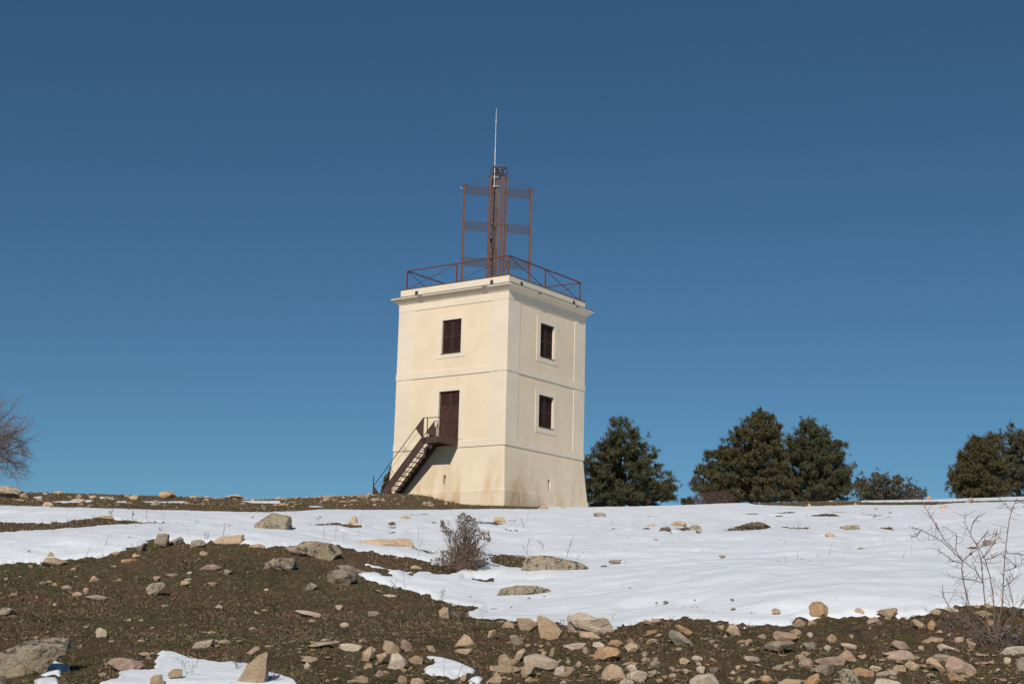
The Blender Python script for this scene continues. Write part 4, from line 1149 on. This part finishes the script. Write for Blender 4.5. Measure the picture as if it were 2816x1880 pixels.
# heath: short curved blades
def blades(name, P, h0, h1, wd, material, lean=.8, seg=2):
    n = len(P); h = rs.uniform(h0, h1, n)*P[:, 6]; a = rs.uniform(0, 6.28, n); l = rs.uniform(.2, lean, n)*h
    w = wd*P[:, 6]*rs.uniform(.6, 1.3, n); b = rs.uniform(0, 6.28, n)
    base = P[:, :3].copy(); base[:, 2] -= .008
    side = np.stack([np.cos(b), np.sin(b), 0*b], -1)*w[:, None]; ln = np.stack([np.cos(a), np.sin(a), 0*a], -1)
    m1 = base+ln*(l*.35)[:, None]; m1[:, 2] += h*.6; tp = base+ln*l[:, None]; tp[:, 2] += h
    V = np.stack([base-side, base+side, m1+side*.7, m1-side*.7, tp], 1).reshape(-1, 3); k_ = np.arange(n)[:, None]*5
    return mesh_np(name, V, [np.concatenate([k_+0, k_+1, k_+2, k_+3], 1), np.concatenate([k_+3, k_+2, k_+4], 1)], material)
PH = scatter_px(80000, -20, 2836, 1352, 1900, lo=-1.5)
cl = fbm(PH[:, 0]*2.2, PH[:, 1]*2.2, 3, 31); PH = PH[cl > rs.uniform(-.75, .35, len(PH))]
PH = np.concatenate([PH, np.clip(PH[:, 3:4]/16, .7, 2.6)], 1)
o = blades('heath', PH, .008, .030, .006, M['drygrass'], 2.6); setp(o, 'short brown and green heath and moss covering the bare soil', 'heath', kind='stuff')
PS = np.concatenate([scatter_px(420, -20, 2836, 1400, 1890, lo=8), scatter_px(110, -20, 2836, 1405, 1720, soil=False, lo=-3)])
PS = np.concatenate([PS, np.clip(PS[:, 3:4]/16, .8, 1.8)], 1)
o = blades('dry_grass_stalks', PS, .08, .22, .0022, M['straw'], .9); setp(o, 'sparse dry grass stalks standing in the heath', 'grass', kind='stuff')
# ------------------------------------------------------------------ woody plants
def wander(rg_, a, d, L, n, jit=.18, grav=0.0):
    P = [np.array(a, float)]; d = np.array(d, float); d /= np.linalg.norm(d)
    for i in range(n):
        d = d+rg_.normal(size=3)*jit; d[2] += grav; d /= np.linalg.norm(d); P.append(P[-1]+d*L/n)
    return np.array(P)
def branchy(mb, rg_, a, d, L, r, lvl, kids=(5, 5, 4), jit=.16, spread=.9, grav=.02, rmin=.0022, tips=None, n0=7):
    P = wander(rg_, a, d, L, n0 if lvl == 0 else 5, jit, grav)
    mb.tube(P, np.linspace(r, max(r*.45, rmin), len(P)), 5 if lvl < 2 else 3)
    if tips is not None: tips += list(P[1:])
    if lvl >= len(kids): return
    for i in range(kids[lvl]):
        t = rg_.uniform(.25, 1.0); f = t*(len(P)-1); j = min(int(f), len(P)-2); q = P[j]+(P[j+1]-P[j])*(f-j)
        dd = P[j+1]-P[j]; dd /= np.linalg.norm(dd)+1e-9; s = rg_.normal(size=3); s /= np.linalg.norm(s)
        branchy(mb, rg_, q, dd+s*spread, L*rg_.uniform(.38, .66), max(r*.5, rmin), lvl+1, kids, jit*1.15, spread, grav, rmin, tips, n0)
def inpoly(u, v, P):
    return sdist(u, v, P) > 0
def crown_points(poly, ubase, dist, n, rg_, depth=1.0):
    """points filling a solid whose outline is the crown's; each row is as deep as it is wide"""
    P = np.array(poly); out = []; vs = np.linspace(P[:, 1].min(), P[:, 1].max(), 40); uu = np.linspace(P[:, 0].min(), P[:, 0].max(), 120)
    UU, VV = np.meshgrid(uu, vs); ins = inpoly(UU, VV, poly)
    lo = np.array([uu[r_].min() if r_.any() else 0 for r_ in ins]); hi = np.array([uu[r_].max() if r_.any() else 0 for r_ in ins])
    while len(out) < n:
        u = rg_.uniform(P[:, 0].min(), P[:, 0].max(), 4*n); v = rg_.uniform(P[:, 1].min(), P[:, 1].max(), 4*n)
        ok = inpoly(u, v, poly); u, v = u[ok], v[ok]
        L = np.interp(v, vs, lo); H_ = np.interp(v, vs, hi); hw = np.maximum((H_-L)/2, 4); c = (L+H_)/2
        q = np.clip(1-((u-c)/hw)**2, .05, 1)**.5*hw/FPX*dist*depth
        dy = rg_.uniform(-1, 1, len(u))*q
        R = ray(u, v); R = R/np.hypot(R[:, 0], R[:, 1])[:, None]; p = CP+R*(dist+dy)[:, None]*1.0
        # keep true size: scale about the plane of the trunk
        base = CP+R*dist; p = base+np.stack([np.zeros(len(u)), dy, np.zeros(len(u))], -1)
        out += list(p)
    return np.array(out[:n])
def tufts(P, rg_, k_, ln, wd, up=.5):
    """k_ needle blades radiating from each point"""
    n = len(P); Q = np.repeat(P, k_, 0); d = rg_.normal(size=(n*k_, 3)); d[:, 2] += up; d /= np.linalg.norm(d, axis=1)[:, None]
    L = rg_.uniform(.6, 1.2, n*k_)*ln; s = np.cross(d, rg_.normal(size=(n*k_, 3))); s /= np.linalg.norm(s, axis=1)[:, None]+1e-9
    a = Q-s*wd; b = Q+s*wd; m_ = Q+d*(L*.6)[:, None]; c = Q+d*L[:, None]
    V = np.stack([a, b, m_+s*wd*1.1, c, m_-s*wd*1.1], 1).reshape(-1, 3); i = np.arange(n*k_)[:, None]*5
    return V, [np.concatenate([i, i+1, i+2, i+4], 1), np.concatenate([i+4, i+2, i+3], 1)]
def pine(name, poly, utrunk, dist, label, cat, matk, seed, nclump=150, per=22, cr=.34, ln=.24, wd=.016, k_=7, group='pines behind the tower', trunk_r=.14):
    rg_ = np.random.default_rng(seed)
    vb = max(p[1] for p in poly); vt = min(p[1] for p in poly)
    R = ray(utrunk, vb); R = R/math.hypot(R[0], R[1]); bx, by = CP[0]+R[0]*dist, CP[1]+R[1]*dist
    bz = float(ground(bx, by)); root = empty(name, (bx, by, bz), 0, label=label, cat=cat, group=group)
    B = np.array([bx, by, bz])
    C_ = crown_points(poly, utrunk, dist, nclump, rg_)
    # shrink clump centres slightly inwards so that sprays define the outline
    cen = C_.mean(0); C_ = cen+(C_-cen)*.95
    top = CP+ray(utrunk, vt+6)/math.hypot(*ray(utrunk, vt+6)[:2])*dist
    mb = MB(); T = wander(rg_, B-[0, 0, .1], top-B, np.linalg.norm(top-B)*.96, 9, .025)
    mb.tube(T, np.linspace(trunk_r, trunk_r*.15, len(T)), 8); tr = mb.build('trunk', M['bark'], root); tr.location = -B
    mb = MB()
    tips = []
    for c in C_:
        zz = min(max(c[2]-np.linalg.norm((c-B)[:2])*.55, B[2]+.25), T[-2][2]); j = int(np.argmin(np.abs(T[:, 2]-zz))); a = T[j]
        mid = (a+c)/2+[0, 0, -.06*np.linalg.norm(c-a)]; L = np.linalg.norm(c-a)
        rr = .012+.011*L; P = np.array([a, mid, c]); mb.tube(P, [rr, rr*.7, rr*.35], 4)
    lm_ = mb.build('limbs', M['bark'], root); lm_.location = -B
    pts = []
    for c in C_:
        out = c-cen; out[2] = out[2]*.5+.35; out /= np.linalg.norm(out)+1e-6
        m_ = int(per*rg_.uniform(.6, 1.3)); r_ = cr*rg_.uniform(.6, 1.25)
        q = rg_.normal(size=(m_, 3)); q /= np.linalg.norm(q, axis=1)[:, None]; q *= (rg_.random(m_)**.45)[:, None]*r_*np.array([1, 1, .62])
        # finger-like shoots poking outwards
        f = rg_.random(m_) < .5; q[f] = q[f]*.4+out*(rg_.uniform(.3, 1.45, f.sum())*r_)[:, None]
        pts.append(c+q)
    pts = np.concatenate(pts)
    u, v = project(pts); s = sdist(u, v, poly)-14*vnoise(u/12+seed, v/12, seed)-5*vnoise(u/5, v/5+seed, seed+1)-4; pts = pts[(s > -1-rg_.exponential(4, len(pts))) & (rg_.random(len(pts)) < np.where(s > 22, .85, .5)) & (n3(pts, 1.25, seed)+.6*n3(pts, 2.9, seed+5) > -.30-.012*np.clip(s, 0, 60))]
    V, F_ = tufts(pts, rg_, k_, ln, wd); cr_ = mesh_np('crown', V-B, F_, M[matk], root)
    return root
def z5(s): return [(1560+x/3.67, 1080+y/3.67) for x, y in parse(s)]
def z6(s): return [(2180+x/3.693, 1080+y/3.693) for x, y in parse(s)]
T1 = z5('520,195 545,230 600,230 610,290 640,370 660,390 700,330 725,360 720,440 770,450 800,420 820,450 810,520 850,590 905,570 915,640 915,690 890,740 940,720 960,770 1050,780 1060,830 1115,850 1135,900 1120,960 1090,1010 1120,1040 1060,1110 1010,1140 200,1180 100,1170 100,800 160,700 180,660 230,560 225,510 270,490 330,410 370,420 400,330 440,260 470,245')
pine('pine_tree', T1, 1712, 86, 'dark green pine with a pointed crown right beside the tower', 'tree', 'pine', 21, 420, 26, .34)
T2 = z5('1945,175 1990,210 2030,230 2100,260 2145,300 2150,420 2185,430 2180,500 2160,540 2250,700 2290,1095 1640,1120 1420,1120 1370,1060 1300,1000 1230,970 1215,910 1270,870 1300,760 1350,730 1390,680 1410,590 1480,570 1540,520 1600,490 1630,375 1690,400 1740,340 1790,290 1860,200 1900,210')
pine('pine_tree', T2, 2068, 92, 'broad dense pine, tallest of the group right of the first pine', 'tree', 'pine2', 22, 620, 26, .34)
T3 = z6('160,265 190,270 230,282 260,320 290,320 310,370 350,350 380,460 400,500 420,465 450,500 500,475 545,570 540,640 560,700 600,735 640,740 620,800 640,860 640,1090 -170,1095 -170,560 -110,500 -40,430 30,400 80,310 120,280')
pine('pine_tree', T3, 2240, 95, 'narrower rounded pine merging with the right side of the tallest pine', 'tree', 'pine', 23, 500, 26, .34)
T4 = z6('600,880 640,850 700,830 760,840 840,765 880,810 950,815 970,860 1070,815 1090,870 1130,880 1200,910 1250,900 1290,990 1365,1020 1360,1085 620,1100')
pine('young_oak', T4, 2440, 90, 'low loose grey-green bush-like tree right of the pine group', 'tree', 'pine3', 24, 260, 15, .30, .13, .020, 6, trunk_r=.06)
T6 = z6('2030,400 2060,430 2110,370 2150,400 2210,310 2250,370 2290,330 2349,340 2500,330 2660,420 2700,700 2650,1060 2050,1060 2040,700')
pine('pine_tree', T6, 2800, 96, 'open-topped pine at the right edge, behind a denser pine', 'tree', 'pine3', 26, 360, 20, .34)
T5 = z6('1560,850 1600,830 1640,740 1660,640 1700,570 1740,610 1780,500 1820,470 1870,440 1940,435 2000,450 2050,480 2070,560 2130,700 2180,900 2180,1060 1680,1075 1620,1000 1615,930')
pine('pine_tree', T5, 2705, 88, 'dense round-topped pine second from the right edge', 'tree', 'pine2', 25, 480, 26, .34)
# reddish thicket at the foot of the tallest pine
def shrub(name, poly, ubase, dist, label, matk, seed, nst, npt, ln, wd, k_, twigk='twig', grp=None, rgd=None, r0=.010, kids=(4, 3), cat='shrub', on=None, jit=.16):
    rg_ = np.random.default_rng(seed); vb = max(p[1] for p in poly)
    if on: bx, by, bz = on
    else:
        R = ray(ubase, vb); R = R/math.hypot(R[0], R[1]); bx, by = CP[0]+R[0]*dist, CP[1]+R[1]*dist; bz = float(ground(bx, by))
    B = np.array([bx, by, bz]); root = empty(name, B, 0, label=label, cat=cat, group=grp)
    dist_ = math.hypot(bx-CP[0], by-CP[1])
    C_ = crown_points(poly, ubase, dist_, npt, rg_, .8)
    mb = MB()
    for c in C_[:nst]:
        s = B+np.array([rg_.normal()*.06, rg_.normal()*.06, -.03]); mid = s+(c-s)*.5+rg_.normal(size=3)*.05*np.linalg.norm(c-s)+[0, 0, .06*np.linalg.norm(c-s)]
        P = np.array([s, s+(mid-s)*.5+rg_.normal(size=3)*.01, mid, mid+(c-mid)*.5+rg_.normal(size=3)*.02, c]); mb.tube(P, np.linspace(r0, r0*.3, 5), 4)
        for q in range(kids[0]):
            j = rg_.integers(1, 4); a = P[j]; d = rg_.normal(size=3); d[2] += .3; W_ = wander(rg_, a, d+(c-s)/np.linalg.norm(c-s), np.linalg.norm(c-s)*rg_.uniform(.15, .4), 4, jit); mb.tube(W_, np.linspace(r0*.4, r0*.18, 5), 3)
    tw = mb.build('stems', M[twigk], root); tw.location = -B
    if k_:
        V, F_ = tufts(C_, rg_, k_, ln, wd, .1); mesh_np('foliage', V-B, F_, M[matk], root)
    return root
shrub('thicket', z5('1290,1030 1400,1000 1500,985 1600,1000 1680,1040 1700,1130 1220,1135 1250,1070'), 1950, 84, 'low reddish thicket at the left foot of the tallest pine', 'redtwig', 31, 170, 1300, .10, .008, 3, 'twig_grey', r0=.010)
shrub('sapling', z5('1150,1070 1185,1068 1200,1100 1230,1050 1260,1090 1290,1130 1180,1140 1155,1110'), 1888, 84, 'tiny pine sapling left of the reddish thicket on the skyline', 'pine', 33, 12, 160, .16, .02, 6, 'bark', cat='sapling', r0=.02)
shrub('shrub', [(1000+x/4.75, 1050+y/4.75) for x, y in parse('360,1100 385,1150 380,1260 330,1400 250,1470 235,1400 265,1320 270,1250 310,1210 340,1170')], 1068, 72, 'dark leafy shrub showing behind the foot of the staircase', 'pine3', 34, 14, 230, .10, .03, 5, 'bark', r0=.012)
# thorn bush in the snow
bx, by, bz, bt = hit(1277, 1572)
TBP = reg('R2', parse('1620,250 1660,270 1700,290 1715,340 1740,390 1800,400 1825,450 1815,485 1740,450 1720,490 1700,520 1770,540 1800,620 1790,660 1700,690 1600,700 1520,720 1430,715 1345,690 1340,610 1430,590 1430,545 1530,520 1560,500 1540,460 1480,420 1430,380 1435,300 1450,295 1465,350 1540,400 1565,370 1555,310 1570,265'))
shrub('thorn_bush', TBP, 1277, bt, 'bushy thorn bush with dry brown leaves growing out of the central snow', 'thorn', 41, 200, 1700, .022, .0045, 3, 'twig', r0=.0050, on=(bx, by, bz), cat='bush', kids=(6, 3))
# ------------------------------------------------------------------ bare shrub at right, stems traced then twigged
def pxyz(u, v, d):
    R = ray(u, v); R = R/math.hypot(R[0], R[1]); return CP+R*d
sx, sy, sz_, sd_ = hit(2735, 1770)
SB = np.array([sx, sy, sz_]); sroot = empty('bare_shrub', SB, 0, label='tall leafless reddish shrub with many forked stems at the right of the picture', cat='shrub')
rg_ = np.random.default_rng(51)
STEMS = '''1780,1230 1700,1100 1610,1010 1590,985 1550,830 1525,690 1533,620 1480,545 1400,470 1350,390 1300,300 1240,205
1533,620 1470,560 1400,490 1300,425 1210,380 1145,363
1533,620 1600,560 1690,500 1760,440 1830,400
1760,1240 1720,1080 1700,900 1690,790 1640,700 1560,640 1535,620
1700,900 1685,720 1670,600 1640,500 1590,410 1550,330 1553,260
1770,1230 1775,1000 1765,870 1740,730 1705,610 1660,520 1600,430
1790,1240 1810,1100 1838,950 1845,820 1850,700 1860,560 1875,430 1890,310 1915,220 1950,140
1675,600 1720,560 1780,470 1800,380
1780,1240 1850,1120 1950,990 2030,900 2080,800
1770,1240 1690,1180 1580,1110 1490,1040 1420,960 1380,880 1375,800
1533,640 1460,620 1380,560 1345,540
1740,1220 1650,1150 1560,1080 1500,1020
1800,1240 1870,1160 1940,1130 2010,1090
1690,790 1620,770 1530,760 1460,740
1850,700 1920,680 1950,660
1868,560 1940,566 2010,572
1845,820 1900,790 1945,740
1705,610 1760,600 1830,560 1850,600
1640,500 1700,420 1730,390
1915,230 1880,210 1860,170
1950,150 2010,180 2040,200
1590,410 1610,330 1660,260
1480,545 1485,430 1480,410
1210,380 1180,430 1140,435
1350,390 1330,330'''
for i, ln in enumerate(STEMS.splitlines()):
    P = np.array(reg('R4', parse(ln))); n = len(P)
    off = rg_.normal()*.12; dd = sd_+np.linspace(0 if P[0][1] > 1740 else off*.5, off, n)
    W_ = np.array([pxyz(u, v, d) for (u, v), d in zip(P, dd)]); 
    r0 = .0060 if i in (0, 3, 5, 6) else .0040
    mb = MB(); rr = np.linspace(r0, .0022, n); mb.tube(W_, rr, 5)
    for j in range(n*2):
        f = rg_.uniform(.5, n-1); jj = min(int(f), n-2); q = W_[jj]+(W_[jj+1]-W_[jj])*(f-jj); d = W_[jj+1]-W_[jj]; d /= np.linalg.norm(d)
        s = rg_.normal(size=3); s /= np.linalg.norm(s); L = rg_.uniform(.03, .15)
        T_ = wander(rg_, q, d*.7+s, L, 4, .25); mb.tube(T_, np.linspace(.0022, .0013, 5), 3)
        if rg_.random() < .4: T2_ = wander(rg_, T_[2], d*.3-s, L*.5, 3, .25); mb.tube(T2_, np.linspace(.0018, .0012, 4), 3)
    so_ = mb.build('stem', M['twig'], sroot); so_.location = -SB
# tangle of dead twigs at its foot
def tangle(u, v, n, L, label, name='brushwood', spread=.25, rmul=1.0, seed=1):
    rg_ = np.random.default_rng(seed); x, y, z, t = hit(u, v); mb = MB()
    for i in range(n):
        a = np.array([x+rg_.normal()*spread, y+rg_.normal()*spread*.7, 0]); a[2] = float(ground(a[0], a[1]))
        P = wander(rg_, a, [rg_.normal()*.7, rg_.normal()*.6, .55], L*rg_.uniform(.4, 1.1), 5, .25); mb.tube(P, np.linspace(.0035, .0013, 6)*rmul, 3)
    B = np.array([x, y, z]); root = mb.build(name, M['twig_grey'], None); root.data.transform(Matrix.Translation(-B)); root.location = B
    return setp(root, label, 'brushwood', kind='stuff')
tangle(2745, 1768, 140, .26, 'grey tangle of dead twigs around the foot of the bare shrub', seed=61, spread=.14)
tangle(2650, 1720, 45, .18, 'grey-brown dead twigs on the soil left of the bare shrub foot', seed=62, spread=.12)
# small twiggy plants
def sprig(u, v, hpx, label, seed, n=3, kids=(3, 2), matk='twig_grey', spread=.7):
    rg_ = np.random.default_rng(seed); x, y, z, t = hit(u, v); h = hpx*t/FPX; mb = MB()
    for i in range(n): branchy(mb, rg_, [0, 0, -.01], [rg_.normal()*.25, rg_.normal()*.2, 1], h*rg_.uniform(.7, 1.05), .0016*t/12, 0, kids, .12, spread, 0, .0010*t/12, None, 6)
    o = mb.build('twig_plant', M[matk]); o.location = (x, y, z); return setp(o, label, 'twig', 'bare twigs poking out of snow and heath')
for i, (u, v, h, lb, n) in enumerate([
 (306, 1420, 22, 'thin bare twig on the tan rock of the left soil strip', 2), (365, 1430, 24, 'forked bare twig in the snow right of the left soil strip rock', 1),
 (440, 1468, 22, 'pair of bare twigs rising behind the upright lichened block', 2), (612, 1480, 50, 'tall thin bare twig behind the long ridge slab', 1),
 (566, 1486, 26, 'short bare twig on the ridge left of the long ridge slab', 2), (874, 1436, 34, 'solitary bare twig in the snow right of the big rounded boulder', 1),
 (1094, 1646, 46, 'bare twiggy plant at the snow edge left of centre', 3), (1212, 1650, 30, 'small bare twigs at the snow edge under the thorn bush', 2),
 (1368, 1640, 28, 'single thin bare twig beside the flat lichened slab', 1), (1556, 1590, 92, 'long upright bare stalk in front of the long low boulder', 1),
 (1449, 1530, 38, 'thin bare stalk behind the left end of the long low boulder', 1), (1495, 1520, 40, 'thin leaning stalk behind the long low boulder', 1),
 (1441, 1452, 20, 'tiny bare twig in the snow under the tower corner', 1), (1556, 1745, 52, 'bare twigs beside the largest pale tan boulder', 3),
 (1548, 1742, 40, 'dry twig just behind the largest pale tan boulder, at its left', 2), (520, 1865, 70, 'tall bare twig beside the lower left snow patch', 2),
 (655, 1850, 60, 'bare twig left of the leaning wedge slab', 3), (752, 1880, 50, 'bare twigs in the bottom snow right of the leaning wedge slab', 4),
 (980, 1860, 60, 'thin twig in front of the tan rubble left of centre bottom', 2), (180, 1790, 40, 'bare twigs beside the huge lichen-covered slab', 2),
 (2660, 1665, 60, 'small bare twigs at the snow edge left of the bare shrub', 3), (2790, 1700, 110, 'spreading bare twigs at the right frame edge', 5)]):
    sprig(u, v, h, lb, 100+i, n)
# leafless tree at the left edge
rg_ = np.random.default_rng(71)
R = ray(-160, 1350); R = R/math.hypot(R[0], R[1]); dT = 84.0; bx, by = CP[0]+R[0]*dT, CP[1]+R[1]*dT; bz = float(ground(bx, by)); B = np.array([bx, by, bz])
tr = empty('bare_tree', B, 0, label='leafless fine-twigged tree reaching in over the skyline at the far left', cat='tree')
mb = MB(); tips = []
P = wander(rg_, [0, 0, -.1], [.1, 0, 1], 3.0, 6, .06); mb.tube(P, np.linspace(.16, .11, 7), 8); o = mb.build('trunk', M['twig_grey'], tr)
for i in range(15):
    mb = MB(); a = 2*math.pi*i/15+rg_.uniform(-.2, .2); el = rg_.uniform(-.05, 1.3)
    st_ = P[rg_.integers(2, 7)]
    branchy(mb, rg_, st_, [math.cos(a), math.sin(a), el], 2.9*rg_.uniform(.75, 1.05), .04, 0, (6, 6, 5), .12, .75, .015, .0042, None, 7)
    mb.build('limb', M['twig'], tr)
mb = MB()
for i in range(4):
    branchy(mb, rg_, P[rg_.integers(2, 6)], [1, rg_.normal()*.25, [-.02, .12, .35, .6][i]], 3.1, .04, 0, (10, 8, 5), .12, .8, .0, .0042, None, 8)
mb.build('limb', M['twig'], tr)
# scraps of litter under the bare shrub
for (u, v, lb) in ((2763, 1753, 'crumpled white scrap of litter under the bare shrub, leftmost of three'), (2788, 1758, 'white litter scrap among the twigs of the bare shrub, rightmost of three'), (2772, 1733, 'small white litter scrap behind two others under the bare shrub')):
    x, y, z, t = hit(u, v); vv, ff = ico(2); q = vv*(1+.5*n3(vv, 3.1, int(u)))[:, None]*np.array([.028, .018, .014]); q = q+rg_.normal(size=q.shape)*.002
    o = mesh_np('litter', q, ff, M['white_metal']); o.location = (x, y, z+.03); setp(o, lb, 'litter', 'litter scraps')
